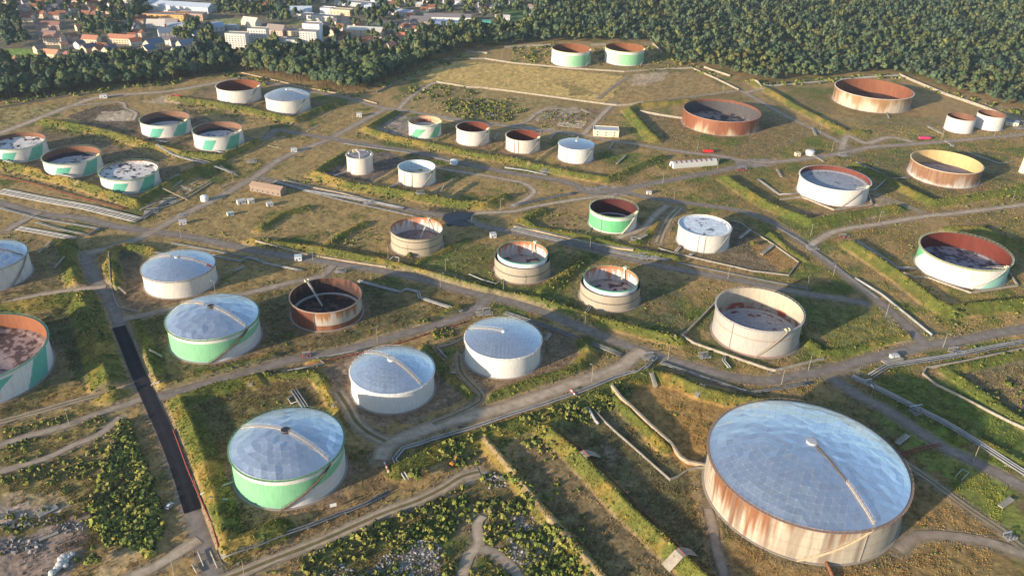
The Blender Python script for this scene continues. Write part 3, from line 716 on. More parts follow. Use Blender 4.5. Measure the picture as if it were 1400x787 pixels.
def make_tank(key, label, wall, roof, near=1, inner=None, depth=1.0, floor=None, stairs=(-5, 45), rim=(.55, None), colour_stairs=(.26, .25, .23),
              dome=None, pipes=(), ladder=None, cat='storage tank', outer=None, foot=None, girder=.8, rail=True):
    x, y, R, H = TK[key]; th = math.atan2(y, x) - math.pi / 2
    t = empty('storage_tank', (x, y, 0), th); tag(t, label, cat, 'tanks of the oil depot')
    na = 360 if near else 200
    nz = 40 if near else 24
    zs = np.linspace(-.3, H, nz)
    P_ = [(lathe_grid(R, zs, na, wall, H), 0)]
    if roof in ('open', 'float'):
        zi = np.linspace(max(0.05, H * (1 - depth) - 1.5), H, nz)
        inn = inner or in_plain((.5, .3, .2))
        P_.append((lathe_grid(R - .18, zi, na, inn, H, True), 1))
        lip = lathe_grid(R, np.array([0., 1.]), na, lambda A, Z, F, R_: np.ones(A.shape + (3,)) * np.array(rim[1] or (.6, .55, .48)), 1)
        v = lip[0].copy(); k = v[:, 2] > .5; s = np.where(k, (R - .18) / R, 1.0); v[:, 0] *= s; v[:, 1] *= s; v[:, 2] = H
        P_.append(((v, lip[1], lip[2]), 0))
    V, F, C, mi = stack(P_)
    mesh_np('shell', V, F, [m_paint, m_inner], t, C, True, mi)
    # ring footing
    mb = MB(); mb.lathe([(R + (foot or 1.1), -.4), (R + (foot or 1.1), .22), (R + .01, .30)], 96, (.30, .26, .22)); mb.build('footing', m_obj, t)
    rc = rim[1] or (.55, .52, .47)
    # wind girder round the top
    mb = MB(); zt = H - rim[0]
    mb.lathe([(R + .02, zt - .35), (R + girder, zt - .12), (R + girder, zt + .06), (R + .02, zt + .10)], na // 2, rc); g = mb.build('rim', m_obj, t)
    if rail and near:
        mb = MB()
        k = int(2 * math.pi * R / 3.2)
        for q in range(k):
            a = 2 * math.pi * q / k; mb.box(((R + girder - .1) * math.sin(a), -(R + girder - .1) * math.cos(a), zt + .6), (.12, .12, 1.1), a, rc)
        mb.lathe([(R + girder - .16, zt + 1.08), (R + girder - .04, zt + 1.08), (R + girder - .04, zt + 1.18), (R + girder - .16, zt + 1.18), (R + girder - .16, zt + 1.08)], na // 3, rc)
        mb.build('railing', m_obj, t)
    if stairs:
        a0, a1 = (math.radians(q) for q in stairs); n = 26; q = np.linspace(0, 1, n); a = a0 + (a1 - a0) * q; rr = R + .75
        path = np.stack([rr * np.sin(a), -rr * np.cos(a), .2 + (H - rim[0] - .1) * q], 1)
        mb = MB(); strip_prof(path, .9, .45, mb, colour_stairs); mb.build('stairs', m_obj, t)
    for a in pipes:
        a = math.radians(a); rr = R + .28
        mb = MB(); mb.tube([(rr * math.sin(a), -rr * math.cos(a), 0), (rr * math.sin(a), -rr * math.cos(a), H - .2)], .2, 6, (.28, .25, .23)); mb.build('riser_pipe', m_obj, t)
    if roof == 'float' or (roof == 'open' and floor):
        zf = max(.15, H * (1 - depth)); ns, nr_ = 128, 40
        base, spot, thr, ring, seed = floor
        rr = np.linspace(0, R - .2, nr_); tt = np.linspace(0, 2 * math.pi, ns, endpoint=False); RR, TT = np.meshgrid(rr, tt, indexing='ij')
        X, Y = RR * np.sin(TT), -RR * np.cos(TT)
        nn = fbm(X.ravel() + seed * 37, Y.ravel(), R * .22, seed, 4).reshape(X.shape)
        n2 = fbm(X.ravel() + seed * 11, Y.ravel() + 5, 2.2, seed + 5, 2).reshape(X.shape)
        Cc = np.ones(X.shape + (3,)) * np.array(base); Cc *= (.8 + .4 * n2)[..., None]
        Cc = mix(Cc, spot, sst(thr, thr + .05, nn * .62 + n2 * .38))
        if ring: Cc = mix(Cc, ring, (RR > R * .9) * 1.0)
        hgt = zf + (RR > R * .9) * .5 + .18 * nn
        i = np.arange(nr_ - 1)[:, None]; j = np.arange(ns)[None, :]; j2 = (j + 1) % ns
        Fq = np.stack([(i * ns + j).ravel(), ((i + 1) * ns + j).ravel(), ((i + 1) * ns + j2).ravel(), (i * ns + j2).ravel()], 1)
        fr = mesh_np('floating_roof' if roof == 'float' else 'tank_floor', np.stack([X, Y, hgt], -1).reshape(-1, 3), Fq, m_float, t, Cc.reshape(-1, 3), True)
        if ladder is not None:
            a = math.radians(ladder); mb = MB()
            p0 = np.array(((R - .4) * math.sin(a), -(R - .4) * math.cos(a), H)); p1 = np.array((R * .25 * math.sin(a), -R * .25 * math.cos(a), zf + .8))
            if roof == 'float' and depth < .5: p1 = np.array((R * .7 * math.sin(a), -R * .7 * math.cos(a), zf + .8))
            strip_prof(np.array([p0 + (p1 - p0) * u for u in np.linspace(0, 1, 9)]), .9, .3, mb, (.55, .52, .44)); mb.build('rolling_ladder', m_obj, t)
    if ladder is not None:
        a = math.radians(ladder); mb = MB(); mb.box(((R + .2) * math.sin(a), -(R + .2) * math.cos(a), H + .25), (2.6, 2.2, .25), a, (.6, .55, .35))
        for s in (-1.2, 1.2): mb.box(((R + .2) * math.sin(a) + s * math.cos(a), -(R + .2) * math.cos(a) + s * math.sin(a), H + .9), (.12, 2.0, 1.1), a, (.6, .55, .35))
        mb.build('gauge_platform', m_obj, t)
    if dome:
        rise, n, walk, hub, tint = dome['rise'], dome['n'], dome.get('walk', ()), dome.get('hub', (2.0, (.08, .08, .08))), dome.get('tint', (.70, .76, .83))
        V, F, C, mi = make_dome(R + .15, H + .05, rise, n, dome.get('rib', .10), hash(key) % 97 if False else sum(map(ord, key)), tint, dome.get('jit', .2))
        dr = mesh_np('dome_roof', V, F, [m_alu, m_rib], t, C, False, mi)
        if hub:
            mb = MB(); mb.lathe([(hub[0], dome_z(0, R, H, rise) - .5), (hub[0], dome_z(0, R, H, rise) + .55), (hub[0] * .75, dome_z(0, R, H, rise) + .75), (0.01, dome_z(0, R, H, rise) + .8)], 20, hub[1])
            mb.lathe([(hub[0] + .25, dome_z(0, R, H, rise) + .9), (hub[0] + .35, dome_z(0, R, H, rise) + .95), (hub[0] + .25, dome_z(0, R, H, rise) + 1.0)], 20, (.4, .38, .35))
            mb.build('roof_vent', m_obj, t)
        for wa, r_from, r_to, wc in walk:
            a = math.radians(wa); rr = np.linspace(r_from * R, r_to * R, 22)
            path = np.stack([rr * math.sin(a), -rr * math.cos(a), dome_z(rr, R, H, rise) + .45], 1)
            mb = MB(); strip_prof(path, 1.1, .25, mb, tuple(q * .72 for q in wc)); mb.build('roof_walkway', m_obj, t)
    if outer:                                                      # the tank stands inside a ring wall; here the inner tank is made
        R2, H2 = outer
        zs = np.linspace(.2, H2, 40); inn = in_plain((.62, .60, .58), .25, top=((.36, .14, .06), .86), streak=(.40, .15, .06))
        def ow(A, Z, F, R_): 
            C = np.ones(A.shape + (3,)) * np.array((.74, .76, .76)); C[F > .945] = (.10, .36, .26); return C
        V, F, C, mi = stack([(lathe_grid(R2, zs, 240, ow, H2), 0), (lathe_grid(R2 - .15, zs, 240, inn, H2, True), 1)])
        it = mesh_np('inner_tank', V, F, [m_paint, m_inner], t, C, True, mi)
        mb = MB(); mb.lathe([(R2 - .2, H2 - .02), (R2 + .35, H2 - .02), (R2 + .35, H2 + .12), (R2 - .2, H2 + .12), (R2 - .2, H2 - .02)], 120, (.12, .34, .24)); mb.build('inner_rim', m_obj, it)
        ns, nr_ = 96, 20; zf = H2 * .24; rr = np.linspace(0, R2 - .2, nr_); tt = np.linspace(0, 2 * math.pi, ns, endpoint=False); RR, TT = np.meshgrid(rr, tt, indexing='ij'); X, Y = RR * np.sin(TT), -RR * np.cos(TT)
        nn = fbm(X.ravel() + x, Y.ravel(), 3.5, 5, 3).reshape(X.shape); Cc = mix(np.ones(X.shape + (3,)) * np.array((.38, .35, .34)), (.06, .05, .05), sst(.58, .66, nn))
        i = np.arange(nr_ - 1)[:, None]; j = np.arange(ns)[None, :]; j2 = (j + 1) % ns
        mesh_np('floating_roof', np.stack([X, Y, zf + .2 * nn], -1).reshape(-1, 3), np.stack([(i * ns + j).ravel(), ((i + 1) * ns + j).ravel(), ((i + 1) * ns + j2).ravel(), (i * ns + j2).ravel()], 1), m_float, t, Cc.reshape(-1, 3), True)
        # annular deck between the two walls
        mb = MB(); mb.lathe([(R - .1, 1.2), (R2, 1.2)], 96, (.1, .09, .085)); mb.build('gap_floor', m_obj, t)
        a = math.radians(150); mb = MB(); strip_prof(np.array([((R2 - .6 - 5 * u) * math.sin(a), -(R2 - .6 - 5 * u) * math.cos(a), H2 - (H2 * .74) * u) for u in np.linspace(0, 1, 8)]), .9, .3, mb, (.45, .42, .38)); mb.box(((R2) * math.sin(a), -R2 * math.cos(a), H2 + .8), (2.6, 2.4, 1.4), a, (.50, .55, .35)); mb.build('rolling_ladder', m_obj, t)
    return t

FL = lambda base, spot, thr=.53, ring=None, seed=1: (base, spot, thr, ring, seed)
BUFF = (.60, .55, .46); STEP = (.36, .33, .29)
ST5 = [(-34, -5, -46, -20, .76, .03), (27, 57, 10, 45, .90, .03)]
make_tank('JJ', 'huge rust-streaked tank under a faceted aluminium dome', jj_wall, 'dome', 1, stairs=(8, 46), rim=(.3, (.27, .19, .15)), girder=1.5,
          dome=dict(rise=10.8, n=13, rib=.05, walk=((47, .07, .55, (.17, .15, .14)), (47, .55, .985, (.62, .52, .45))), hub=(2.6, (.42, .43, .45)), jit=.16), colour_stairs=(.48, .39, .27), pipes=(43,))
make_tank('II', 'green-flanked domed tank nearest the black asphalt road', swoosh(), 'dome', 1, stairs=(-14, 42), rim=(.5, (.14, .30, .17)), girder=1.0,
          dome=dict(rise=6.8, n=8, rib=.055, walk=((43, .08, .98, (.58, .54, .50)), (-128, .08, .98, (.55, .5, .45))), hub=(2.3, (.035, .035, .04))), colour_stairs=(.10, .075, .055))
make_tank('EE', 'green-flanked domed tank left of the scorched open tank', swoosh(), 'dome', 1, stairs=(-14, 42), rim=(.5, (.15, .28, .15)), girder=1.0,
          dome=dict(rise=6.6, n=8, rib=.05, walk=((42, .08, .98, (.60, .55, .50)), (-140, .2, .98, (.6, .5, .4))), hub=(2.2, (.05, .045, .045))), colour_stairs=(.10, .075, .055))
make_tank('GG', 'plain white domed tank with walkways front and back, on a bare brown pad', wall_white((.65, 0.640, 0.632), .05), 'dome', 1, stairs=None, rim=(.7, (.74, .73, .71)),
          dome=dict(rise=6.8, n=9, rib=.06, walk=((42, .10, .98, (.50, .45, .40)), (-138, .1, .99, (.5, .46, .42))), hub=(2.4, (.5, .5, .5)), jit=.05))
make_tank('HH', 'plain white domed tank with a shallow panelled roof, beside the road fork', wall_white((.65, 0.640, 0.608), .05), 'dome', 1, stairs=None, rim=(.9, (.72, .70, .66)),
          dome=dict(rise=4.2, n=10, rib=.07, walk=((-112, .02, .98, (.58, .56, .52)),), hub=(1.0, (.8, .8, .8)), jit=.03, tint=(.66, .70, .76)))
make_tank('DD', 'white domed tank with a rusty walkway end, above the green-flanked tank', wall_white((.65, 0.608, 0.552), .3), 'dome', 1, stairs=None, rim=(.4, (.33, .29, .24)),
          dome=dict(rise=6.2, n=9, rib=.05, walk=((62, .12, .86, (.66, .58, .52)), (62, .86, 1.0, (.48, .16, .10)), (-130, .2, .98, (.6, .5, .4))), hub=(1.6, (.5, .48, .46)), jit=.05))
make_tank('KK', 'grey domed tank cut by the left edge of the view', wall_white((.60, .58, .55), .5), 'dome', 1, stairs=(20, 62), rim=(.5, (.33, .31, .29)),
          dome=dict(rise=5.8, n=9, rib=.08, walk=((60, .1, .98, (.3, .28, .26)),), hub=(2, (.2, .2, .2)), tint=(.72, .77, .84)))
make_tank('K', 'pale domed tank at the far tree belt, right of the open tank', wall_white((0.640, 0.599, 0.541), .25), 'dome', 0, stairs=(10, 48), rim=(.4, (.62, .58, .52)),
          dome=dict(rise=6.4, n=8, rib=.05, walk=((66, .05, .99, (.74, .70, .66)),), hub=(1.5, (.6, .6, .6)), jit=.12, tint=(.70, .70, .70)))
make_tank('S', 'white tank with a blue-grey shallow cone roof', wall_white((.65, 0.640, 0.608), .15), 'dome', 0, stairs=(24, 62), rim=(.3, (.75, .73, .70)), pipes=(-46, -26),
          dome=dict(rise=2.6, n=9, rib=.03, walk=((176, .05, .98, (.7, .7, .68)),), hub=(1, (.7, .72, .75)), jit=.01, tint=(.55, .60, .66)))
t_ = make_tank('T', 'small tall white tank with equipment on its flat grey roof', wall_white((.65, 0.592, 0.528), .3), 'float', 0, inner=in_plain((.4, .38, .36)), depth=.06, floor=FL((.27, .26, .28), (.20, .19, .20), .6, None, 3), stairs=None, rim=(.2, (.6, .55, .48)), pipes=(-50,), rail=False)
mb = MB(); mb.tube([(0, -11.5, 14.8), (0, -2, 17.2), (-3, 4, 18.6)], .5, 6, (.55, .52, .45)); mb.box((-3.5, 4, 17.5), (4.5, 1.2, 3), .4, (.66, .55, .33)); mb.box((10.5, -3, 16.2), (1.6, 1.4, 1.6), .4, (.75, .7, .6)); mb.box((-9, 1, 16.2), (1.4, 1.4, 1.4), .4, (.6, .58, .5)); mb.build('roof_equipment', m_obj, t_)
make_tank('Z', 'white tank with a bright blue-white speckled roof level with its rim', wall_white((0.607, 0.582, 0.549), .3), 'float', 1, inner=in_plain((.6, .55, .45)), depth=.09, floor=FL((.62, .68, .74), (.20, .20, .24), .60, None, 8), stairs=(28, 66), rim=(.35, (.66, .62, .55)), pipes=(-42, -8, 6), rail=False)
make_tank('A', 'wide open tank with brown-orange inside, against the far right forest', rusty((.50, .30, .14), (.66, .58, .46), .42), 'open', 0, inner=in_plain((.23, .09, .048), .5), depth=.99, floor=FL((.10, .055, .05), (.05, .03, .03), .55, None, 2), stairs=None, rim=(.3, (.66, .58, .50)), girder=1.0)
make_tank('B', 'brown-streaked open tank with a cream yellow inside wall', grid_rust, 'open', 1, inner=in_plain((.55, .39, .19), .15), depth=.92, floor=FL((.30, .27, .30), (.15, .13, .15), .6, (.16, .14, .16), 4), stairs=None, rim=(.3, (.74, .60, .40)), girder=.7, rail=False)
make_tank('C', 'white open tank with a green triangle and dark red inside', c_wall, 'float', 1, inner=in_plain((.15, .035, .024), .5), depth=.80, floor=FL((.32, .31, .33), (.08, .07, .09), .50, None, 5), stairs=(20, 66), rim=(.3, (.42, .43, .27)), girder=1.2, ladder=64, colour_stairs=(.5, .5, .45))
make_tank('D', 'wide rust-red open tank with a dark grey inside', rusty((.36, .135, .07), (.60, .48, .34), .60), 'open', 1, inner=in_plain((.085, .08, .085), .3, top=((.20, .07, .04), .86)), depth=.97, floor=FL((.30, .25, .24), (.06, .055, .06), .50, None, 6), stairs=None, rim=(.3, (.42, .20, .13)), girder=.9, rail=False)
make_tank('E', 'tall grey-white open tank in an angle of low white wall', e_wall, 'float', 1, inner=in_plain((.47, .41, .32), .25, low=((.30, .085, .05), .42)), depth=.84, floor=FL((.33, .34, .39), (.16, .05, .045), .62, (.45, .44, .44), 7), stairs=(6, 42), rim=(.5, (.45, .43, .41)), ladder=42, pipes=(-29,), colour_stairs=(.33, .28, .23))
make_tank('F', 'pale green open tank, left one of the pair against the forest', f_wall(0), 'open', 0, inner=in_plain((.21, .082, .038), .3), depth=.99, floor=FL((.12, .06, .05), (.07, .04, .04), .5, None, 2), stairs=(50, 76), rim=(.3, (.66, .50, .34)), ladder=74)
make_tank('G', 'bright green open tank, right one of the pair against the forest', f_wall(-22), 'open', 0, inner=in_plain((.22, .088, .038), .3), depth=.99, floor=FL((.12, .06, .05), (.07, .04, .04), .5, None, 3), stairs=(56, 80), rim=(.3, (.52, .52, .24)), ladder=74)
make_tank('H', 'large teal-striped open tank cut by the left edge beside the high bund', stripes([(-20, 22, -60, -8, .84, .0), (43, 66, 30, 56, .92, .0), (-80, -45, -100, -75, .84, 0)], wall_white((.68, .67, .68), .2), (.11, .40, .33)), 'float', 1, inner=in_plain((.26, .10, .048), .35), depth=.62, floor=FL((.36, .27, .25), (.10, .06, .055), .52, None, 9), stairs=None, rim=(.3, (.13, .27, .19)), girder=1.1)
tw = wall_white((.65, 0.616, 0.568), .1)
make_tank('I', 'green-striped open tank with a high black-and-white speckled floating roof', stripes(ST5, tw), 'float', 1, inner=in_plain((.60, .57, .55), .2, top=((.22, .10, .055), .93)), depth=.2, floor=FL((.66, .62, .58), (.05, .05, .06), .53, None, 12), stairs=None, rim=(.3, (.22, .33, .22)), girder=1.0)
make_tank('J', 'grey-white open tank with a dark rusty inside, left of the far domed tank', wall_white((0.623, 0.582, 0.525), .3), 'open', 0, inner=in_plain((.20, .07, .035), .5), depth=.99, floor=FL((.09, .05, .045), (.05, .03, .03), .5, None, 4), stairs=(12, 52), rim=(.3, (.60, .54, .46)), ladder=64)
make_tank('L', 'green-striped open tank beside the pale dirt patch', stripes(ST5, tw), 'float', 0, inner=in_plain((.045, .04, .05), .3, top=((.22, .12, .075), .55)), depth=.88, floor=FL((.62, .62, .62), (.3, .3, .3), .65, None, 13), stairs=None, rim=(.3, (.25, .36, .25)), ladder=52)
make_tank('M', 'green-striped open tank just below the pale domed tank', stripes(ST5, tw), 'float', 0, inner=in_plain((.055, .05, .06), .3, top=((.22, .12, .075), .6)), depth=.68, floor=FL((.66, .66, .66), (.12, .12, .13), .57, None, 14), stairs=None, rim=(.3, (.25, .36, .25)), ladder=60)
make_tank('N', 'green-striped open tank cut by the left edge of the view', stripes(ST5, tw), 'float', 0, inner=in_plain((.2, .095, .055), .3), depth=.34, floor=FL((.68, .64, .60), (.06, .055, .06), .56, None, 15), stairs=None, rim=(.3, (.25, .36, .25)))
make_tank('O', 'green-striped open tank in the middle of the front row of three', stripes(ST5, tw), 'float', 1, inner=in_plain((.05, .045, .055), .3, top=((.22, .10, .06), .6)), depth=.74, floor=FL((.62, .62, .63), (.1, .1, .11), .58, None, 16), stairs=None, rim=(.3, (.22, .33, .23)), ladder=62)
make_tank('P', 'small green-striped open tank at the left end of the row of four', stripes([(-33, 4, -58, -28, .72, .03), (42, 80, 12, 46, .86, .03)], tw, (.12, .40, .24)), 'float', 0, inner=in_plain((.55, .36, .22), .4, low=((.25, .08, .05), .75)), depth=.54, floor=FL((.55, .60, .58), (.4, .4, .4), .6, None, 17), stairs=None, rim=(.8, (.16, .36, .25)), ladder=70)
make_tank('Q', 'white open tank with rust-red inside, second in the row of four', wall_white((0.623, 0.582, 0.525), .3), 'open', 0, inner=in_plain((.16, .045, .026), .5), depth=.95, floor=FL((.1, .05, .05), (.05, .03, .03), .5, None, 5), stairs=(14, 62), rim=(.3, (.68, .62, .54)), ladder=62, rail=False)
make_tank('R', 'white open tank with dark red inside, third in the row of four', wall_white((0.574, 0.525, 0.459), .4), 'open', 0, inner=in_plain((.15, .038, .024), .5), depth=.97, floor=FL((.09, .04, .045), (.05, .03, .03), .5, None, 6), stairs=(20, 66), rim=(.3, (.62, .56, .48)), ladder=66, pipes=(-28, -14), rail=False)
make_tank('U', 'white open tank with pale blue inside, right of the small tall tank', wall_white((0.640, 0.599, 0.541), .25), 'float', 0, inner=in_plain((.55, .66, .72), .25), depth=.64, floor=FL((.42, .44, .42), (.16, .16, .13), .5, (.6, .64, .66), 18), stairs=(12, 56), rim=(.3, (.70, .66, .52)), pipes=(-42, -16), rail=False)
make_tank('V', 'beige banded concrete open tank with a rust-stained white inside', concrete2, 'float', 1, inner=in_plain((.66, .64, .61), .2, top=((.36, .12, .055), .90), streak=(.42, .15, .06)), depth=.80, floor=FL((.24, .21, .21), (.14, .11, .10), .55, None, 19), stairs=None, rim=(.2, (.16, .12, .10)), girder=.3, ladder=150, rail=False)
for key, lab in (('W', 'concrete ring tank with a green-rimmed inner tank, left of its twin'), ('X', 'concrete ring tank with a green-rimmed inner tank, nearer the low white wall')):
    make_tank(key, lab, concrete, 'open', 1, inner=in_plain((.22, .20, .18)), depth=.95, floor=None, stairs=None, rim=(.1, (.16, .14, .13)), girder=.15, rail=False, outer=((17.7, 14.85) if key == 'W' else (18.24, 14.38)))
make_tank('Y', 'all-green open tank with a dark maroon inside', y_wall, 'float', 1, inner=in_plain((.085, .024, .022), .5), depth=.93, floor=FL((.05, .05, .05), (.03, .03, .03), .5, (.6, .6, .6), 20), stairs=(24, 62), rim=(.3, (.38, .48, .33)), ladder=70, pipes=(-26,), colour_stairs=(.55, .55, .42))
make_tank('AA', 'clean white open tank with a high grey floating roof', wall_white((.65, 0.616, 0.576), .06), 'float', 1, inner=in_plain((.17, .05, .035), .4), depth=.32, floor=FL((.30, .32, .36), (.045, .045, .05), .63, (.36, .37, .40), 21), stairs=(20, 50), rim=(.3, (.74, .72, .69)), girder=1.1, ladder=68, colour_stairs=(.38, .36, .34), rail=False)
make_tank('BB', 'small white tank with brown inside, left one of the far right pair', wall_white((0.623, 0.599, 0.574), .15), 'open', 0, inner=in_plain((.19, .095, .061), .3), depth=.6, floor=FL((.16, .09, .07), (.1, .06, .05), .5, None, 7), stairs=None, rim=(.25, (.50, .36, .27)), girder=.3, rail=False)
make_tank('CC', 'small white tank with brown inside, right one of the far right pair', wall_white((0.607, 0.582, 0.558), .15), 'open', 0, inner=in_plain((.19, .095, .063), .3), depth=.6, floor=FL((.16, .09, .07), (.1, .06, .05), .5, None, 8), stairs=None, rim=(.25, (.50, .36, .27)), girder=.3, rail=False)
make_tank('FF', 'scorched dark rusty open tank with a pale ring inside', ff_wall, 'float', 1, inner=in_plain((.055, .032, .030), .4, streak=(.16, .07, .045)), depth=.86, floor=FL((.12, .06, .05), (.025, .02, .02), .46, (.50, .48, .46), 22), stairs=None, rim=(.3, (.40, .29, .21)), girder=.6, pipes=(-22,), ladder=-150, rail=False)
# ------------------------------------------------------------------ low walls and fences
def zat(P): return ground_h(np.asarray(P, float))[0]
def wall_line(name, pts, h, th, mat, label, cat, group=None, posts=0, step=9):
    L = GL(pts); D = [L[0]]
    for a, b in zip(L[:-1], L[1:]):
        n = max(1, int(np.linalg.norm(b - a) / step)); D += [a + (b - a) * q / n for q in range(1, n + 1)]
    D = np.array(D); z = zat(D); t = empty(name, (D[0, 0], D[0, 1], z[0])); tag(t, label, cat, group)
    W = np.c_[D - D[0], z - z[0]]; mb = MB(); mb.sweep(W, [(-th / 2, -.4), (th / 2, -.4), (th / 2, h), (-th / 2, h)], closed=True); mb.build('wall_run' if not posts else 'panel_run', mat, t)
    if posts:
        seg = np.linalg.norm(np.diff(W[:, :2], axis=0), axis=1); s = np.r_[0, np.cumsum(seg)]; mb = MB()
        for q in np.arange(0, s[-1], posts):
            p = [np.interp(q, s, W[:, k]) for k in range(3)]; i = min(len(seg) - 1, np.searchsorted(s, q, 'right') - 1); d = W[i + 1] - W[i]
            mb = MB(); mb.box((p[0], p[1], p[2] + h / 2), (.45, th + .35, h + .5), math.atan2(d[1], d[0])); mb.build('fence_post', mat, t)
    else:
        mb = MB(); mb.sweep(W, [(-th / 2 - .12, h), (th / 2 + .12, h), (th / 2 + .12, h + .14), (-th / 2 - .12, h + .14)], closed=True); mb.build('coping', m_conc, t)
    return t
gf = 'pale concrete fences round the far field'
wall_line('concrete_fence', [(568,103),(586,89),(609,82),(663,81),(700,87),(776,94),(853,99),(911,95),(947,94)], 2.0, .2, m_conc, 'pale concrete post fence along the back edge of the golden field', 'fence', gf, 4.5)
wall_line('concrete_fence', [(597,113),(640,120),(660,121),(700,126),(751,133),(804,140),(842,145),(878,144),(934,135),(1010,125)], 2.0, .2, m_conc, 'pale concrete post fence along the near edge of the golden field', 'fence', gf, 4.5)
wall_line('concrete_fence', [(948,95),(980,109),(1010,124)], 2.0, .2, m_conc, 'short pale concrete fence slanting along the right edge of the far field', 'fence', gf, 4.5)
wall_line('boundary_wall', [(962,93),(980,99),(998,105)], 2.4, .4, m_conc, 'pale wall at the forest edge, right of the far field corner', 'wall')
wall_line('boundary_wall', [(1028,113),(1041,121)], 2.4, .4, m_conc, 'very short pale wall by the bend where the far road meets the forest', 'wall')
wall_line('boundary_wall', [(690,66),(720,64),(753,63)], 3.0, .4, m_conc, 'pale boundary wall in front of the trees, left of the two green tanks', 'wall')
wall_line('boundary_wall', [(808,63),(828,62)], 3.0, .4, m_conc, 'pale boundary wall seen between the two green forest tanks', 'wall')
wall_line('boundary_wall', [(882,62),(892,61),(905,73)], 3.0, .4, m_conc, 'pale boundary wall behind the right green forest tank', 'wall')
wall_line('boundary_wall', [(638,71),(650,73),(666,74)], 2.4, .4, m_conc, 'short pale wall below the tree belt, above the bend of the field fence', 'wall')
wall_line('low_wall', [(875,153),(900,158),(934,163)], 2.2, .6, m_conc, 'pale wall running into the left side of the wide rust-red tank', 'wall')
wall_line('boundary_wall', [(1230,104),(1292,130),(1350,150),(1420,178)], 3.0, .8, m_conc, 'long straight pale wall slanting down along the right forest edge', 'wall')
wall_line('wire_fence', [(1045,119),(1114,113),(1177,107),(1229,104)], 1.8, .06, m_steel, 'thin grey fence between the forest and the wide brown-orange tank', 'fence', None, 8)
wall_line('low_wall', [(980,413),(930,464),(1050,506),(1060,508),(1126,491)], 1.5, .7, m_conc, 'pale wall bent round two sides of the tall grey-white tank', 'wall')
wall_line('low_wall', [(1233,382),(1268,380),(1327,401),(1391,391),(1378,372)], 1.3, .8, m_conc, 'pale low wall round the foot of the tank with the green triangle', 'wall')
wall_line('low_wall', [(1066,274),(1096,270),(1140,288),(1192,280),(1186,264)], 1.3, .8, m_conc, 'pale low wall round the foot of the clean white open tank', 'wall')
wall_line('low_wall', [(1420,476),(1400,480),(1304,499),(1266,504),(1261,512),(1279,527),(1317,545),(1380,578),(1440,610)], 1.3, .6, m_conc, 'thin pale wall turning a sharp corner round the empty right compound', 'wall')
wall_line('low_wall', [(1000,302),(1014,306),(1025,315),(1058,335),(1092,359),(1078,377),(1027,371),(975,359),(927,348),(900,340)], 1.0, .4, m_concd, 'thin grey kerb wall enclosing the tank with the speckled blue roof', 'wall')
wall_line('low_wall', [(812,562),(826,577),(840,590),(880,625),(916,657),(928,652),(939,645),(953,641),(966,640)], 1.2, .4, m_concd, 'thin grey wall crossing the strip left of the huge domed tank', 'wall')
wall_line('low_wall', [(835,536),(847,550),(866,565),(888,587),(916,610),(930,627),(940,634),(967,639)], 2.0, 1.0, m_beige, 'thick beige wall stepping down to the side of the huge domed tank', 'wall')
wall_line('concrete_fence', [(0,148),(60,137),(100,131),(140,126)], 1.6, .15, m_beige, 'far pale fence along the foot of the left tree belt', 'fence', None, 4)
wall_line('concrete_fence', [(330,100),(375,110),(420,121),(470,130),(515,142)], 1.2, .12, m_beige, 'pale post fence behind the far domed tank, under the tree belt', 'fence', None, 4)
wall_line('concrete_fence', [(515,127),(545,112),(570,104)], 1.8, .15, m_concd, 'grey post fence rising beside the tree belt to the far field', 'fence', None, 4)
wall_line('retaining_strip', [(703,310),(735,318),(780,327),(830,338),(866,345)], .9, 2.4, m_beige, 'broad beige strip of paving above the pipe rack by the all-green tank', 'wall')
wall_line('retaining_strip', [(388,247),(430,257),(470,265),(505,275)], .8, 1.6, m_beige, 'beige strip below the long grassy bund of the small tall tank', 'wall')
wall_line('low_wall', [(150,352),(153,395),(158,413),(163,421),(190,427)], .9, .3, m_concd, 'curved grey pipe-like kerb at the corner of the white domed tank compound', 'wall')

# ------------------------------------------------------------------ pipelines
def pipeline(pts, n, r, gap, z, mat, label, group=None, sup=9, name='pipeline', step=7):
    L = GL(pts); D = [L[0]]
    for a, b in zip(L[:-1], L[1:]):
        k = max(1, int(np.linalg.norm(b - a) / step)); D += [a + (b - a) * q / k for q in range(1, k + 1)]
    D = np.array(D); zz = zat(D); zz = np.convolve(np.pad(zz, 2, 'edge'), np.ones(5) / 5, 'valid')
    t = empty(name, (D[0, 0], D[0, 1], 0)); tag(t, label, 'pipe', group); W = np.c_[D - D[0], zz + z]
    d = np.gradient(W[:, :2], axis=0); d /= np.linalg.norm(d, axis=1)[:, None] + 1e-9; nr = np.stack([d[:, 1], -d[:, 0]], 1)
    for q in range(n):
        o_ = (q - (n - 1) / 2) * gap; mb = MB(); mb.tube(np.c_[W[:, :2] + nr * o_, W[:, 2] + (q % 2) * .12], r * (1, .8, 1.1, .7)[q % 4], 8); mb.build('pipe', mat if q % 3 != 2 else m_piped, t, smooth=True)
    s = np.r_[0, np.cumsum(np.linalg.norm(np.diff(W[:, :2], axis=0), axis=1))]; mb = MB()
    for q in np.arange(2, max(s[-1], 2.1), sup):
        p = [np.interp(q, s, W[:, k]) for k in range(3)]; i = min(len(s) - 2, np.searchsorted(s, q) - 1); e = W[i + 1] - W[i]
        mb = MB(); mb.box((p[0], p[1], p[2] - z / 2 - r * .8), (.4, gap * (n - 1) + 1.4, z), math.atan2(e[1], e[0])); mb.build('pipe_support', m_concd, t)
    return t
pipeline([(0,262),(60,274),(120,285),(191,302)], 5, .45, 2.0, .8, m_pipe, 'bundle of five pale pipes below the front row of striped tanks')
pipeline([(25,313),(60,319),(102,327)], 4, .4, 1.7, .7, m_pipe, 'pale pipes in the dark trench right of the left edge domed tank')
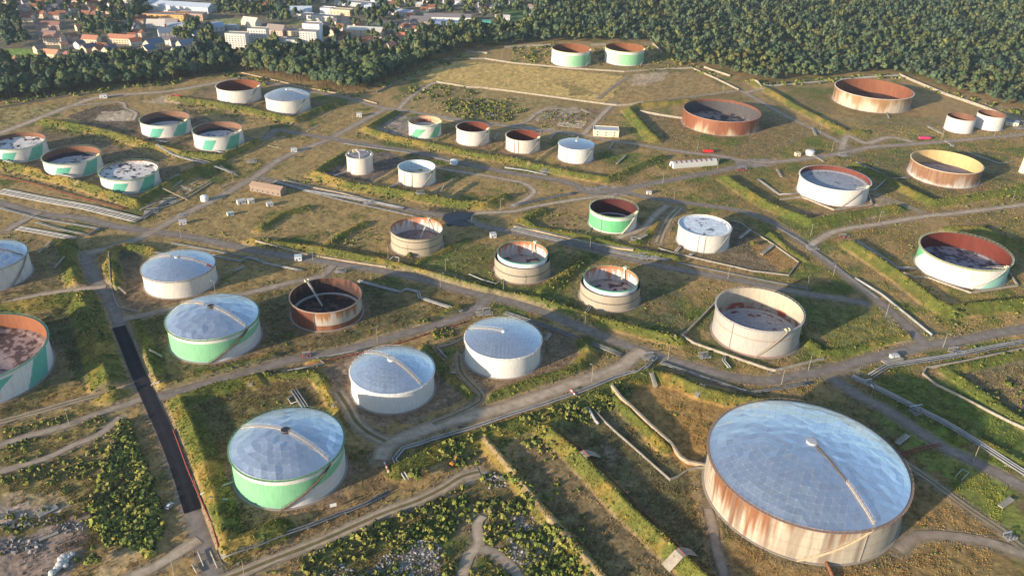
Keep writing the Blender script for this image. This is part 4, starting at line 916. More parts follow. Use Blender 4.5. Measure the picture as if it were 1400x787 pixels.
pipeline([(50,305),(80,314),(120,322),(140,312)], 2, .4, 1.6, .7, m_piped, 'two dull pipes along the trench by the left crossroads')
pipeline([(195,300),(214,286),(240,270)], 3, .4, 1.6, .7, m_piped, 'dull pipe group from the crossroads towards the manifold yard')
pipeline([(215,204),(236,214),(256,219),(290,229),(318,238)], 2, .5, 1.6, .9, m_pipe, 'white pipe pair between the two rows of striped tanks')
pipeline([(262,217),(300,228),(325,240)], 1, .35, 1, .5, m_piped, 'single grey pipe beside the road left of the brown shed')
pipeline([(290,350),(328,358),(338,353),(350,355),(363,361),(413,371)], 2, .4, 1.5, .8, m_pipe, 'stepped pale pipe pair above the scorched open tank')
pipeline([(212,347),(240,352),(290,361)], 2, .4, 1.5, .5, m_piped, 'dull pipe pair behind the white domed tank with the rusty walkway')
pipeline([(490,385),(520,393),(548,400),(556,396),(572,400),(574,408),(600,417),(632,427)], 2, .5, 1.7, .8, m_pipe, 'pale looped pipe pair right of the scorched open tank')
pipeline([(386,511),(415,505),(444,499),(434,491),(452,488),(500,478)], 1, .45, 1.5, .8, m_pipe, 'kinked white pipe above the plain domed tank on the brown pad')
pipeline([(420,499),(455,492),(502,481),(555,467),(605,450),(640,440)], 1, .35, 1.2, .5, m_red, 'long faded red pipe beside the road above the white domed tanks')
pipeline([(896,491),(884,503),(873,511),(862,511),(840,518),(790,538),(740,555),(700,567),(642,587),(590,602),(551,616),(539,631),(548,645),(557,659)], 2, .5, 1.7, .9, m_pipe, 'long pale pipe pair following the dirt road to the bent corner')
pipeline([(903,497),(960,517),(1025,538),(1060,533),(1110,524)], 2, .45, 1.6, .7, m_piped, 'dull pipe pair below the main road above the huge domed tank')
pipeline([(1164,517),(1187,527),(1240,554),(1289,580),(1345,614),(1400,648),(1460,685)], 3, .5, 1.8, 1.0, m_pipe, 'triple pale pipes along the road at the far right corner')
pipeline([(1190,515),(1213,501),(1260,494),(1304,487),(1350,477),(1410,466)], 3, .45, 1.7, .8, m_pipe, 'pale pipes beside the right end of the main road')
pipeline([(1169,381),(1205,403),(1240,431),(1274,459)], 1, .8, 1.5, .7, m_pipe, 'fat pale pipe along the straight road below the green triangle tank')
pipeline([(1060,310),(1095,330),(1130,355),(1165,382),(1200,408)], 2, .35, 1.4, .5, m_piped, 'dull twin pipes in the ditch right of the speckled blue roof')
pipeline([(1036,246),(1050,256),(1065,267),(1091,266)], 2, .5, 1.6, .8, m_pipe, 'white pipe pair entering the left side of the clean white open tank')
pipeline([(1169,332),(1195,349),(1225,369),(1251,368)], 3, .45, 1.6, .8, m_pipe, 'triple pipes entering the left side of the tank with the green triangle')
pipeline([(1170,222),(1195,233),(1218,245),(1245,243)], 1, .45, 1.5, .7, m_pipe, 'pale pipe entering the left side of the brown-streaked yellow tank')
pipeline([(1322,208),(1340,215),(1366,224),(1385,222)], 1, .45, 1.5, .7, m_pipe, 'pale pipe on the shaded grass right of the brown-streaked yellow tank')
pipeline([(1186,262),(1196,260),(1213,247)], 1, .6, 1.5, .8, m_pipe, 'pale bent pipe at the right side of the clean white open tank')
pipeline([(700,314),(740,324),(780,333),(830,343),(880,353),(916,357)], 4, .45, 1.7, .8, m_piped, 'rack of dull pipes along the road below the all-green tank')
pipeline([(375,249),(420,262),(470,270),(510,277),(553,286)], 3, .4, 1.5, .7, m_pipe, 'pale pipe rack between the brown shed and the blue-black patch')
pipeline([(690,230),(720,234),(748,240)], 2, .45, 1.6, .7, m_pipe, 'white pipe pair at the road below the blue cone roof tank')
pipeline([(700,282),(740,273),(789,264)], 3, .4, 1.5, .6, m_piped, 'dull pipe rack left of the grey road fork')
pipeline([(303,765),(326,757),(350,750),(380,737),(421,722),(460,706),(502,689),(533,673)], 2, .45, 1.6, .7, m_piped, 'long dull pipes along the track below the nearest green-flanked tank')
pipeline([(237,588),(247,615),(256,640),(272,678),(290,719),(299,750)], 1, .35, 1.5, .6, m_red, 'thin red pipe along the bund beside the black asphalt road')
pipeline([(275,680),(297,671),(322,661)], 1, .45, 1.5, .9, m_pipe, 'white pipe over the bund to the nearest green-flanked tank')
pipeline([(752,590),(794,621),(830,655),(873,696),(903,730),(936,764),(975,800)], 1, .3, 1.5, .5, m_red, 'thin red pipe along the crest of the long bund left of the huge domed tank')
pipeline([(1232,623),(1252,616),(1286,609)], 2, .35, 1.6, 1.0, m_red, 'red pipe bridge from the huge domed tank to the road')
pipeline([(1126,763),(1131,775),(1140,795)], 1, .8, 1.5, 1.2, m_brown, 'fat brownish pipe leaving the foot of the huge domed tank')
pipeline([(598,476),(615,472),(634,463)], 1, .4, 1.5, .7, m_pipe, 'thin pale pipe reaching the left side of the shallow panelled dome')
pipeline([(598,476),(605,485),(611,490)], 1, .4, 1.5, .7, m_pipe, 'short pale pipe turning down beside the left of the shallow panelled dome')
pipeline([(402,534),(410,546),(418,558)], 3, .5, 1.5, .7, m_piped, 'dark pipe group dropping to the back of the nearest green-flanked tank')
pipeline([(404,540),(394,546),(398,553),(409,549),(417,559)], 1, .35, 1.5, .7, m_pipe, 'small white pipe loop behind the nearest green-flanked tank')
pipeline([(530,362),(538,355),(546,357),(545,365)], 1, .4, 1.5, .8, m_pipe, 'white pipe loop at the roadside below the beige banded tank')
pipeline([(641,376),(660,384),(678,389),(690,382)], 1, .4, 1.5, .8, m_pipe, 'pale pipe at the foot of the left concrete ring tank')
pipeline([(792,440),(800,430),(808,419)], 2, .4, 1.4, .8, m_pipe, 'pale pipe pair from the right concrete ring tank to the road')
pipeline([(786,318),(800,321),(808,312)], 1, .4, 1.4, .7, m_pipe, 'bent pale pipe at the left foot of the all-green tank')
pipeline([(924,345),(932,336)], 2, .45, 1.4, .8, m_pipe, 'short pipe pair at the left foot of the speckled blue roof tank')
pipeline([(943,350),(950,346)], 2, .45, 1.4, .8, m_pipe, 'short pipe pair at the near foot of the speckled blue roof tank')
pipeline([(455,246),(465,241),(474,237)], 3, .35, 1.3, .8, m_pipe, 'three pale pipes at the foot of the small tall tank')
pipeline([(531,261),(540,256),(548,251)], 3, .35, 1.3, .8, m_pipe, 'three pale pipes at the foot of the pale blue inside tank')
pipeline([(990,489),(989,494),(997,504)], 2, .45, 1.4, .8, m_pipe, 'bent pale pipes outside the angled low wall by the main road')
pipeline([(803,560),(808,567),(814,577),(818,581)], 1, .8, 1.4, .9, m_pipe, 'fat pale pipe over the shrubby bund left of the thick beige wall')
for (pts, lab) in (([(80,246),(98,249),(104,251)], 'pale pipes at the foot of the middle striped tank of the front row'), ([(168,270),(176,274),(184,272)], 'pale pipes at the foot of the speckled striped tank'),
                   ([(213,193),(226,195),(234,194)], 'pale pipes at the foot of the striped tank beside the dirt patch'), ([(292,207),(304,210),(309,209)], 'pale pipes at the foot of the striped tank below the pale dome'), ([(8,227),(20,229),(26,227)], 'pale pipes at the foot of the striped tank at the left edge')):
    pipeline(pts, 2, .5, 1.5, .8, m_pipe, lab)

pipeline([(-5,240),(50,253),(110,271),(172,286)], 2, .4, 1.8, .6, m_brown, 'rusty brown pipes along the foot of the front bund of the striped tanks')
pipeline([(470,197),(533,206),(580,213),(640,227)], 2, .35, 1.5, .6, m_piped, 'dull pipes along the road below the row of four, left half')
pipeline([(690,428),(745,446),(795,466),(850,486)], 3, .35, 1.6, .5, m_piped, 'dull pipes in the bare strip below the main road at the shallow dome')
pipeline([(0,285),(60,301),(105,308),(140,314)], 2, .4, 1.6, .5, m_piped, 'dull pipes along the left end of the main road')
pipeline([(420,262),(470,275),(520,286),(575,298)], 2, .4, 1.6, .5, m_piped, 'second dull pipe pair beside the road left of the blue-black patch')
pipeline([(925,360),(985,372),(1050,385),(1110,396)], 2, .35, 1.5, .5, m_piped, 'dull pipe pair along the straight road behind the tall grey-white tank')
pipeline([(235,333),(300,345),(360,358)], 2, .35, 1.5, .5, m_piped, 'dull pipe pair along the main road above the white dome with the rusty walkway')
wall_line('low_wall', [(350,334),(414,347),(470,357),(528,366)], .9, .8, m_beige, 'beige kerb wall along the main road left of the beige banded tank', 'wall')
wall_line('low_wall', [(205,290),(236,280),(262,268),(290,250)], .8, .5, m_beige, 'beige kerb along the diagonal road at the manifold yard', 'wall')

# ------------------------------------------------------------------ concrete walkways, ramps, slabs
def slab(a, b, wd, label, th=.5, mat=None, cat='concrete slab', name='concrete_walkway', z=.9, group=None):
    A, B = np.array(G(*a)), np.array(G(*b)); L = np.linalg.norm(B - A); zA, zB = zat([A, B]); c = (A + B) / 2
    t = empty(name, (c[0], c[1], (zA + zB) / 2), math.atan2(B[1] - A[1], B[0] - A[0])); tag(t, label, cat, group); ry = -math.atan2(zB - zA, L)
    mb = MB(); mb.box((0, 0, z), (L, wd, th), 0, None, ry); mb.build('deck', mat or m_conc, t)
    mb = MB(); 
    for s in (-.42, .42): mb = MB(); mb.box((s * L, 0, z / 2 - .3 + s * (zB - zA)), (.4, wd * .8, z + .4)); mb.build('support', m_concd, t)
    if wd > 1.4 and L > 6:
        for s in (-1, 1): mb = MB(); mb.tube([(-L / 2, s * wd / 2, z + 1.1 - (zB - zA) / 2), (L / 2, s * wd / 2, z + 1.1 + (zB - zA) / 2)], .07, 4); mb.build('handrail', m_steel, t)
    return t
for a, b, wd, lab in [((1011,327),(1026,315),2.4,'white concrete walkway crossing the kerb right of the speckled blue roof, upper one'),((1041,349),(1057,336),2.4,'white concrete walkway crossing the kerb right of the speckled blue roof, lower one'),
  ((746,467),(752,458),2,'pale slab standing right of the shallow panelled dome'),((951,545),(960,532),2.6,'pale slab on the dry field above the huge domed tank'),((889,517),(896,531),2,'dull slab lying over the green bund beside the road fork'),
  ((1226,608),(1241,596),2.6,'grey slab behind the huge domed tank beside the red pipes'),((1367,694),(1383,683),2.6,'pale slab on the grass near the right edge below the road'),((1206,496),(1233,491),3,'white rack-like slab by the right road bend'),
  ((163,397),(173,403),1.2,'short pale gangway left of the white domed tank with the rusty walkway'),((205,484),(222,489),1.2,'thin pale gangway left of the upper green-flanked tank'),((207,527),(221,530),1.4,'small pale slab at the lower end of the upper green-flanked tank compound'),
  ((53,347),(69,332),1.4,'grey gangway right of the grey edge domed tank, upper one'),((75,368),(90,357),1.4,'grey gangway right of the grey edge domed tank, lower one'),((343,531),(346,515),2,'pale slab on the bund above the nearest green-flanked tank'),
  ((455,560),(460,553),1.5,'small pale slab on the bund left of the plain domed tank'),((616,516),(623,511),2,'small white slab on the bund right of the plain domed tank'),((320,372),(333,366),2,'pale gangway right of the white domed tank'),((288,688),(312,689),1.2,'pale gangway over the bund left of the nearest green-flanked tank'),
  ((873,331),(883,326),3,'grey ramp between the all-green tank and the speckled blue roof'),((676,192),(680,184),1.6,'white gangway right of the second tank in the row of four'),((752,192),(757,184),1.6,'white gangway between the third tank and the blue cone roof'),((833,205),(839,195),1.6,'white gangway right of the blue cone roof tank'),
  ((602,264),(607,256),1.2,'white gangway right of the pale blue inside tank'),((843,225),(855,214),1.6,'pale path slab on the grass right of the blue cone roof'),((1110,176),(1115,186),2.5,'pale slab at the corner of the bund left of the wide brown-orange tank'),
  ((1111,213),(1126,222),2.2,'pale ramp beside the road above the clean white open tank'),((1062,233),(1068,243),2.0,'white gangway left of the clean white open tank'),((1175,236),(1183,228),2,'pale gangway above the clean white open tank'),((1124,228),(1133,237),2,'pale slab behind the clean white open tank'),
  ((1204,138),(1215,162),1.5,'thin pale slab right at the foot of the wide brown-orange tank'),((1268,174),(1290,185),1.5,'brownish slab left of the far right tank pair'),((1292,194),(1304,201),2.0,'pale ramp beside the road below the far right tank pair')]:
    slab(a, b, wd, lab)
for a, b, wd in [((237,258),(250,250),1.5),((243,262),(257,259),1.5),((247,256),(262,260),1.5),((252,267),(288,247),1.5),((222,262),(257,274),1.2),((232,252),(246,244),1.5),((262,252),(276,245),1.2),((192,287),(205,281),1.5),((200,284),(213,278),1.5),((375,194),(392,186),1.2),((366,199),(386,203),1.2),((420,180),(436,172),1.5),((440,160),(455,152),1.2),((395,172),(412,165),1.2),((300,258),(318,250),1.2)]:
    slab(a, b, wd, 'narrow pale concrete plinth in the old manifold yards beside the diagonal road', .4, m_beige, 'concrete plinth', 'concrete_plinth', .2, 'concrete beams of the manifold yards')
for i, (a, b, wd) in enumerate([((728,158),(742,154),3),((735,165),(750,160),2.5),((748,158),(764,150),2),((757,163),(775,153),2),((766,166),(784,155),2),((776,168),(793,158),2),((770,150),(790,148),3),((760,171),(796,175),3.5),((795,150),(808,156),2),((712,176),(740,180),3),((640,150),(655,152),2),((745,148),(762,146),2),((786,166),(802,167),2.5),((600,163),(622,166),2)]):
    slab(a, b, wd, 'broken pale concrete foundation strip in the ruined plot below the golden field', .4, m_beige, 'foundation', 'foundation_strip', .15, 'ruined foundations below the golden field')
for a, b, lab in (((788,631),(812,629),'wide concrete ramp over the long bund, upper one'),((917,763),(943,768),'wide concrete ramp over the long bund, lower one')):
    A = np.array(G(*a)); B = np.array(G(*b)); c = (A + B) / 2; t = empty('concrete_ramp', (c[0], c[1], 0), math.atan2(*(np.array(G(870,700)) - G(800,632))[::-1])); tag(t, lab, 'concrete ramp')
    mb = MB(); mb.sweep([(-2.6, 0), (2.6, 0)], [(8.6, .1), (1.6, 5.1), (-1.6, 5.1), (-8.6, .1)]); mb.build('ramp_deck', m_conc, t)
    mb = MB(); mb.tube([(-2.5, 0, 5.5), (2.5, 0, 5.5)], .25, 6); mb.build('red_pipe', m_red, t)

# ------------------------------------------------------------------ lamp posts
def lamp(label, h=10.5):
    t = empty('lamp_post', (0, 0, 0)); tag(t, label, 'lamp post', 'lamp posts along the site roads')
    mb = MB(); mb.tube([(0, 0, -.3), (0, 0, h)], [.19, .11], 6); mb.tube([(0, 0, h), (.5, 0, h + .35), (1.6, 0, h + .45)], .08, 5); mb.build('post', m_conc, t)
    mb = MB(); mb.box((2.0, 0, h + .45), (1.1, .38, .2)); mb.build('lamp_head', m_steel, t)
    return t
LP = [(248,327),(454,336),(428,356),(442,381),(531,358),(609,373),(602,393),(645,312),(684,288),(906,251),(953,206),(921,274),(981,231),(806,346),(894,365),(995,381),(1108,323),(1139,377),(1201,305),(1383,277),(1137,208),(516,469),(688,399),
      (799,451),(809,521),(913,492),(1102,399),(1211,432),(1289,475),(1105,506),(1068,526),(1188,551),(1330,632),(95,581),(295,404),(239,789),(335,790),(1121,182),(1287,191),(1359,187),(980,109),(988,127),(417,123),(473,135),(658,124),(686,84),(206,125),(319,251),(482,163),(735,116),(690,118)]
NAMES = {'JJ':'the huge domed tank','II':'the nearest green-flanked tank','EE':'the upper green-flanked tank','GG':'the plain domed tank on the brown pad','HH':'the shallow panelled dome','DD':'the white dome with the rusty walkway','KK':'the left edge domed tank','K':'the far domed tank','S':'the blue cone roof','T':'the small tall tank','Z':'the speckled blue roof','A':'the wide brown-orange tank','B':'the yellow-inside tank','C':'the green triangle tank','D':'the wide rust-red tank','E':'the tall grey-white tank','F':'the left forest tank','G':'the right forest tank','H':'the teal-striped tank','I':'the speckled striped tank','J':'the far dark rusty tank','L':'the striped tank beside the dirt patch','M':'the striped tank below the far dome','N':'the striped tank at the left edge','O':'the middle striped tank','P':'the striped tank of the row of four','Q':'the second tank in the row of four','R':'the third tank in the row of four','U':'the pale blue inside tank','V':'the beige banded tank','W':'the left concrete ring tank','X':'the right concrete ring tank','Y':'the all-green tank','AA':'the clean white open tank','BB':'the left of the far right pair','CC':'the right of the far right pair','FF':'the scorched tank'}
def near_name(x, y, rank=0):
    k = sorted(TK, key=lambda q: math.hypot(TK[q][0] - x, TK[q][1] - y) - TK[q][2])[rank]
    d = (TK[k][0] - x, TK[k][1] - y); a = math.hypot(*d)
    side = ('left of' if d[0] > 0 else 'right of') if abs(d[0]) > abs(d[1]) else ('in front of' if d[1] > 0 else 'behind')
    return k, side
base_lamp = None; used = {}
for i, (px, py) in enumerate(LP):
    x, y = G(px, py); k, side = near_name(x, y); key = (k, side); used[key] = used.get(key, 0) + 1
    lab = 'slim pale lamp post ' + side + ' ' + NAMES[k] + ('' if used[key] == 1 else (', one farther along' if used[key] == 2 else ', one farther still'))
    o = lamp(lab) if base_lamp is None else copy_tree(base_lamp); base_lamp = base_lamp or o
    o.location = (x, y, float(zat([(x, y)])[0])); o.rotation_euler[2] = RNG.uniform(0, 6.28); o['label'] = lab
    for c in o.children: pass

# ------------------------------------------------------------------ cabins, sheds, vehicles, valves
def cabin(px, py, w_, d_, h_, rot, c, label, name='site_cabin', cat='cabin', roofc=None):
    x, y = G(px, py); t = empty(name, (x, y, 0), rot); tag(t, label, cat)
    mb = MB(); mb.box((0, 0, h_ / 2 - .1), (w_, d_, h_ + .2), 0, c); mb.build('body', m_obj, t)
    mb = MB(); mb.box((0, 0, h_ + .14), (w_ + .3, d_ + .3, .22), 0, roofc or tuple(q * .85 for q in c)); mb.build('roof', m_obj, t)
    mb = MB(); mb.box((-w_ * .2, -d_ / 2 - .02, 1.05), (.95, .08, 2.0), 0, (.12, .14, .17)); mb.build('door', m_obj, t)
    if w_ > 3: mb = MB(); mb.box((w_ * .22, -d_ / 2 - .02, h_ * .6), (w_ * .25, .08, h_ * .3), 0, (.06, .08, .10)); mb.build('window', m_obj, t)
    return t
W1 = (.56, .56, .55)
cabin(674, 324, 4.5, 4, 3.2, .3, W1, 'white cube cabin left of the left concrete ring tank'); cabin(408, 355, 5, 4.5, 3.2, .2, (.6, .66, .7), 'pale blue-white cabin on the road above the scorched tank')
cabin(402, 207, 5.5, 4, 3.2, .3, W1, 'white cabin beside the diagonal road, left of the small tall tank'); cabin(491, 159, 5.5, 5, 3.4, .2, W1, 'white cabin by the far road junction'); cabin(142, 134, 7.5, 5, 3.6, .3, W1, 'white hut at the left perimeter road')
cabin(330, 278, 6.5, 4.5, 3, .6, W1, 'white cabin left of the brown shed, nearer to it'); cabin(343, 277, 5, 4, 3, .6, (.75, .72, .66), 'cream cabin just left of the brown shed'); cabin(369, 281, 5, 4, 2.6, .5, W1, 'small white cabin under the brown shed')
cabin(315, 294, 5, 3, 2.4, .6, (.5, .62, .6), 'pale green box in the scrub below the left crossroads road'); cabin(250, 306, 5.5, 4, 2.8, .4, W1, 'white cabin at the left crossroads'); cabin(1090, 213, 5, 4, 3.2, .2, (.62, .52, .36), 'beige box beside the white round tank on the upper right road')
cabin(1222, 489, 5, 3, 2.2, .2, W1, 'white box on the right road bend'); cabin(887, 265, 4, 3, 2.4, .1, W1, 'small white box at the grey road fork')
for px, py, r, h, c, lab in [(1107,211,4.6,4.6,W1,'white round water tank beside the upper right road'),(621,224,3.6,4.4,(.66,.72,.76),'small white domed water tank below the row of four'),(280,274,3.2,4.6,(.75,.73,.70),'small white round tank beside the diagonal road')]:
    x, y = G(px, py); t = empty('water_tank', (x, y, 0)); tag(t, lab, 'water tank'); mb = MB(); mb.lathe([(r, -.2), (r, h * .8)], 32, c); mb.build('body', m_obj, t, True); mb = MB(); mb.lathe([(r + .1, h * .8), (r * .8, h * .93), (r * .4, h * 1.0), (.01, h * 1.02)], 32, c); mb.build('roof', m_obj, t, True)
def shed(px, py, w_, d_, h_, rot, wc, rc, label, name='shed', cat='shed', nw=4, gable=True, rise=None, group=None, thing=None):
    x, y = G(px, py); t = empty(name, (x, y, 0), rot); tag(t, label, cat, group); rise = rise if rise is not None else d_ * .22
    mb = MB(); mb.box((0, 0, h_ / 2 - .2), (w_, d_, h_ + .4), 0, wc)
    if gable:
        for s in (-1, 1): mb.add([(s * w_ / 2, -d_ / 2, h_), (s * w_ / 2, d_ / 2, h_), (s * w_ / 2, 0, h_ + rise)], [(0, 1, 2)], wc)
    mb.build('wall', m_obj, t); mb = MB(); e = .35
    if gable:
        for s in (-1, 1):
            mb.add([(-w_ / 2 - e, s * (d_ / 2 + e), h_ - .1), (w_ / 2 + e, s * (d_ / 2 + e), h_ - .1), (w_ / 2 + e, 0, h_ + rise + .12), (-w_ / 2 - e, 0, h_ + rise + .12),
                    (-w_ / 2 - e, s * (d_ / 2 + e), h_ + .12), (w_ / 2 + e, s * (d_ / 2 + e), h_ + .12), (w_ / 2 + e, 0, h_ + rise + .36), (-w_ / 2 - e, 0, h_ + rise + .36)], [(0, 1, 2, 3), (4, 5, 6, 7), (0, 1, 5, 4), (1, 2, 6, 5), (3, 0, 4, 7)], rc)
    else:
        mb.box((0, 0, h_ + .16), (w_ + .1, d_ + .1, .3), 0, rc)
        for s in (-1, 1): mb.box((0, s * d_ / 2, h_ + .5), (w_ + .2, .35, .7), 0, wc); mb.box((s * w_ / 2, 0, h_ + .5), (.35, d_ - .4, .7), 0, wc)
    mb.build('roof', m_obj, t)
    fl = max(1, int(h_ / 2.9))
    if nw:
        mb = MB()
        for f_ in range(fl):
            for q in range(nw):
                for s in (-1, 1):
                    if nw > 2 and s > 0: continue
                    mb = MB(); mb.box(((q + .5) / nw * w_ - w_ / 2, s * (d_ / 2 + .01), 1.6 + f_ * 2.9), (min(1.5, w_ / nw * .5), .08, 1.3), 0, (.06, .07, .09)); mb.build('window', m_obj, t)
    return t
shed(367, 262, 30, 9, 5, -.32, (.26, .20, .16), (.36, .25, .18), 'long brown shed below the diagonal road', nw=6)
shed(828, 184, 26, 14, 6, -.05, (.74, .64, .46), (.40, .42, .45), 'cream pump house with a flat grey roof beside the far road', 'pump_house', 'building', 3, False)
shed(1383, 171, 12, 7, 4, -.35, (.74, .64, .48), (.20, .23, .28), 'cream shed with a dark roof at the right edge, beside the far right pair', nw=2)
# arched shelter
x, y = G(948, 226); rz = .30
t = empty('arched_shelter', (x, y, 0), rz); tag(t, 'long pale arched shelter with dark red stripes beside the red truck', 'shelter'); mb = MB(); n = 9
for q in range(10):
    a = np.linspace(0, math.pi, n); c = (.45, .46, .43); x0, x1 = -23 + q * 4.6, -23 + (q + 1) * 4.6
    V = [(xx, -4.8 * math.cos(b), 5.6 * math.sin(b)) for xx in (x0, x1) for b in a]; mb.add(V, [(k, k + 1, n + k + 1, n + k) for k in range(n - 1)], c)
mb.build('arched_roof', m_obj, t)
for q in range(8):
    mb = MB(); a = np.linspace(.9, 2.0, 5); x0 = -20 + q * 5.2; V = [(xx, -4.85 * math.cos(b), 5.66 * math.sin(b)) for xx in (x0, x0 + 1.6) for b in a]; mb.add(V, [(k, k + 1, 5 + k + 1, 5 + k) for k in range(4)], (.26, .06, .06)); mb.build('roof_stripe', m_obj, t)
mb = MB()
for s in (-23, 23): mb.add([(s, -4.8 * math.cos(b), 5.6 * math.sin(b)) for b in np.linspace(0, math.pi, n)], [(0, k, k + 1) for k in range(1, n - 1)], (.62, .66, .66))
mb.build('end_wall', m_obj, t); mb = MB(); mb.box((-23.1, 0, 1.6), (.15, 3, 3.2), 0, (.10, .12, .13)); mb.build('door', m_obj, t)
def truck(px, py, rot, c, label, L=9.5):
    x, y = G(px, py); t = empty('truck', (x, y, 0), rot); tag(t, label, 'truck')
    mb = MB(); mb.box((1.0 - L * .12, 0, 2.1), (L * .66, 2.5, 2.4), 0, c); mb.box((-.5, 0, .85), (L * .92, 2.2, .35), 0, (.05, .05, .05)); mb.build('body', m_obj, t)
    mb = MB(); mb.box((L * .38, 0, 1.75), (L * .2, 2.4, 2.2), 0, tuple(q * .95 for q in c)); cb = mb.build('cab', m_obj, t)
    mb = MB(); mb.box((L * .483, 0, 2.2), (.06, 2.1, .9), 0, (.03, .04, .05)); mb.build('windscreen', m_obj, cb)
    for wx in (L * .36, -L * .18, -L * .34):
        for s in (-1, 1): mb = MB(); mb.tube([(wx, s * 1.0, .5), (wx, s * 1.3, .5)], .5, 12, (.02, .02, .02)); mb.build('wheel', m_obj, t)
    return t
truck(967, 209, .15, (.58, .03, .02), 'bright red truck parked at the arched shelter', 12)
truck(1263, 191, .2, (.66, .05, .16), 'pink-red truck by the loop road below the wide brown-orange tank', 15)
truck(240, 134, .1, (.62, .06, .12), 'red trailer parked on the rough ground left of the far open tank', 14)
def car(px, py, rot, c, label):
    x, y = G(px, py); t = empty('parked_car', (x, y, 0), rot); tag(t, label, 'car')
    mb = MB(); mb.add([(-2.1, -.85, .35), (2.1, -.85, .35), (2.1, .85, .35), (-2.1, .85, .35), (-2.1, -.85, .95), (2.0, -.85, .8), (2.0, .85, .8), (-2.1, .85, .95)], [(0, 1, 5, 4), (1, 2, 6, 5), (2, 3, 7, 6), (3, 0, 4, 7), (4, 5, 6, 7), (3, 2, 1, 0)], c); mb.build('body', m_obj, t)
    mb = MB(); mb.add([(-1.8, -.8, .92), (1.0, -.8, .86), (1.0, .8, .86), (-1.8, .8, .92), (-1.4, -.65, 1.45), (.3, -.65, 1.45), (.3, .65, 1.45), (-1.4, .65, 1.45)], [(0, 1, 5, 4), (1, 2, 6, 5), (2, 3, 7, 6), (3, 0, 4, 7)], (.04, .05, .06)); mb.build('windows', m_obj, t)
    mb = MB(); mb.box((-.55, 0, 1.47), (1.7, 1.32, .05), 0, c); mb.build('roof', m_obj, t)
    for wx in (1.3, -1.3):
        for s in (-1, 1): mb = MB(); mb.tube([(wx, s * .72, .33), (wx, s * .9, .33)], .33, 12, (.02, .02, .02)); mb.build('wheel', m_obj, t)
car(232, 692, 1.3, (.62, .68, .74), 'pale blue car beside the black asphalt road'); car(1302, 200, .2, (.3, .34, .42), 'dark car beside the road below the far right pair'); car(247, 295, .5, W1, 'white car on the diagonal road near the left crossroads'); car(908, 95, .2, (.7, .7, .68), 'white car at the far corner of the fenced field')
def valves(px, py, s, label, red=False, rot=0.3, n=5):
    x, y = G(px, py); t = empty('valve_station', (x, y, float(zat([(x, y)])[0])), rot); tag(t, label, 'valve station'); r = random.Random(int(px * 7 + py))
    mb = MB()
    for q in range(n):
        yy = (q - n / 2) * s * .22; mb.tube([(-s, yy, .7), (s * r.uniform(.4, 1), yy, .7), (s * r.uniform(.4, 1), yy + .4, -.2)], .22, 6)
    mb.build('pipes', m_red if red else m_pipe, t); mb = MB()
    for q in range(n):
        yy = (q - n / 2) * s * .22; xx = r.uniform(-.6, .6) * s; mb.box((xx, yy, .85), (.8, .6, .8)); mb.tube([(xx, yy, 1.1), (xx, yy, 1.9)], .09, 5); mb.tube([(xx, yy, 1.9), (xx, yy, 2.0)], .45, 8); mb.build('valve', m_piped, t); mb = MB()
    mb = MB()
    for a in (-1, 1):
        for b in (-1, 1): mb.box((a * s * .7, b * s * .55, .9), (.15, .15, 2.4)); mb.build('post', m_steel, t); mb = MB()
    mb.box((0, s * .55, 2.0), (s * 1.5, .8, .12)); mb.build('platform', m_steel, t)
for px, py, s, lab, red in [(1111,340,5,'grey valve station beside the straight road, above the green triangle tank bund',0),(1154,325,4,'red valve group by the dirt road above the green triangle tank',1),(1256,563,5.5,'pale valve station on the triple pipes at the right',0),(1307,482,5,'dull valve station on the pipes at the right road',0),
  (663,428,6,'dark valve cluster at the road fork above the shallow dome',0),(963,488,4,'grey valve group between the low wall and the main road',0),(882,352,6,'valve station on the pipe rack left of the speckled blue roof',0),(1016,233,6,'red gantry at the upper right road junction',1),
  (345,222,5,'pale manifold left of the small tall tank road',0),(232,276,7,'rows of pale manifold beams right of the speckled striped tank',0),(208,290,6,'pale manifold at the end of the five pipes',0),(575,272,4,'pale valves beside the blue-black patch',0),(505,278,5,'pale valves below the small tall tank bund',0),
  (888,489,5,'dark valve cluster at the main road junction',0),(1154,213,6,'grey pipe frame beside the upper right road',0),(1188,527,3,'pale valve group at the right road corner',0),(466,372,4,'brown pump group behind the scorched tank',0),(1394,176,7,'jumble of white plant parts at the right edge',0),(868,330,3.5,'grey machine on the ramp below the all-green tank',0),
  (746,236,5,'blue-grey valve group below the blue cone roof',0),(205,191,4,'red valve group between the two rows of striped tanks',1),(670,158,5,'white plant parts above the row of four',0),(300,196,3,'pale plant at the bund corner of the striped tank',0),(419,487,3.2,'red and white valves on the road above the nearest tank',1),(1380,735,3,'pale pipe frame near the right edge',0)]:
    valves(px, py, s, lab, red)
def sign_board(px, py, c, label, w_=3, h_=2):
    x, y = G(px, py); t = empty('sign_board', (x, y, float(zat([(x, y)])[0])), .4); tag(t, label, 'sign'); mb = MB(); mb.box((0, 0, 2.4), (w_, .15, h_), 0, c); mb.build('panel', m_obj, t); mb = MB()
    for s in (-1, 1): mb.box((s * w_ * .4, .15, 1.2), (.15, .12, 2.8), 0, (.45, .08, .06))
    mb.build('posts', m_obj, t)
sign_board(456, 695, (.72, .72, .72), 'white board on red legs near the foot of the nearest green-flanked tank')
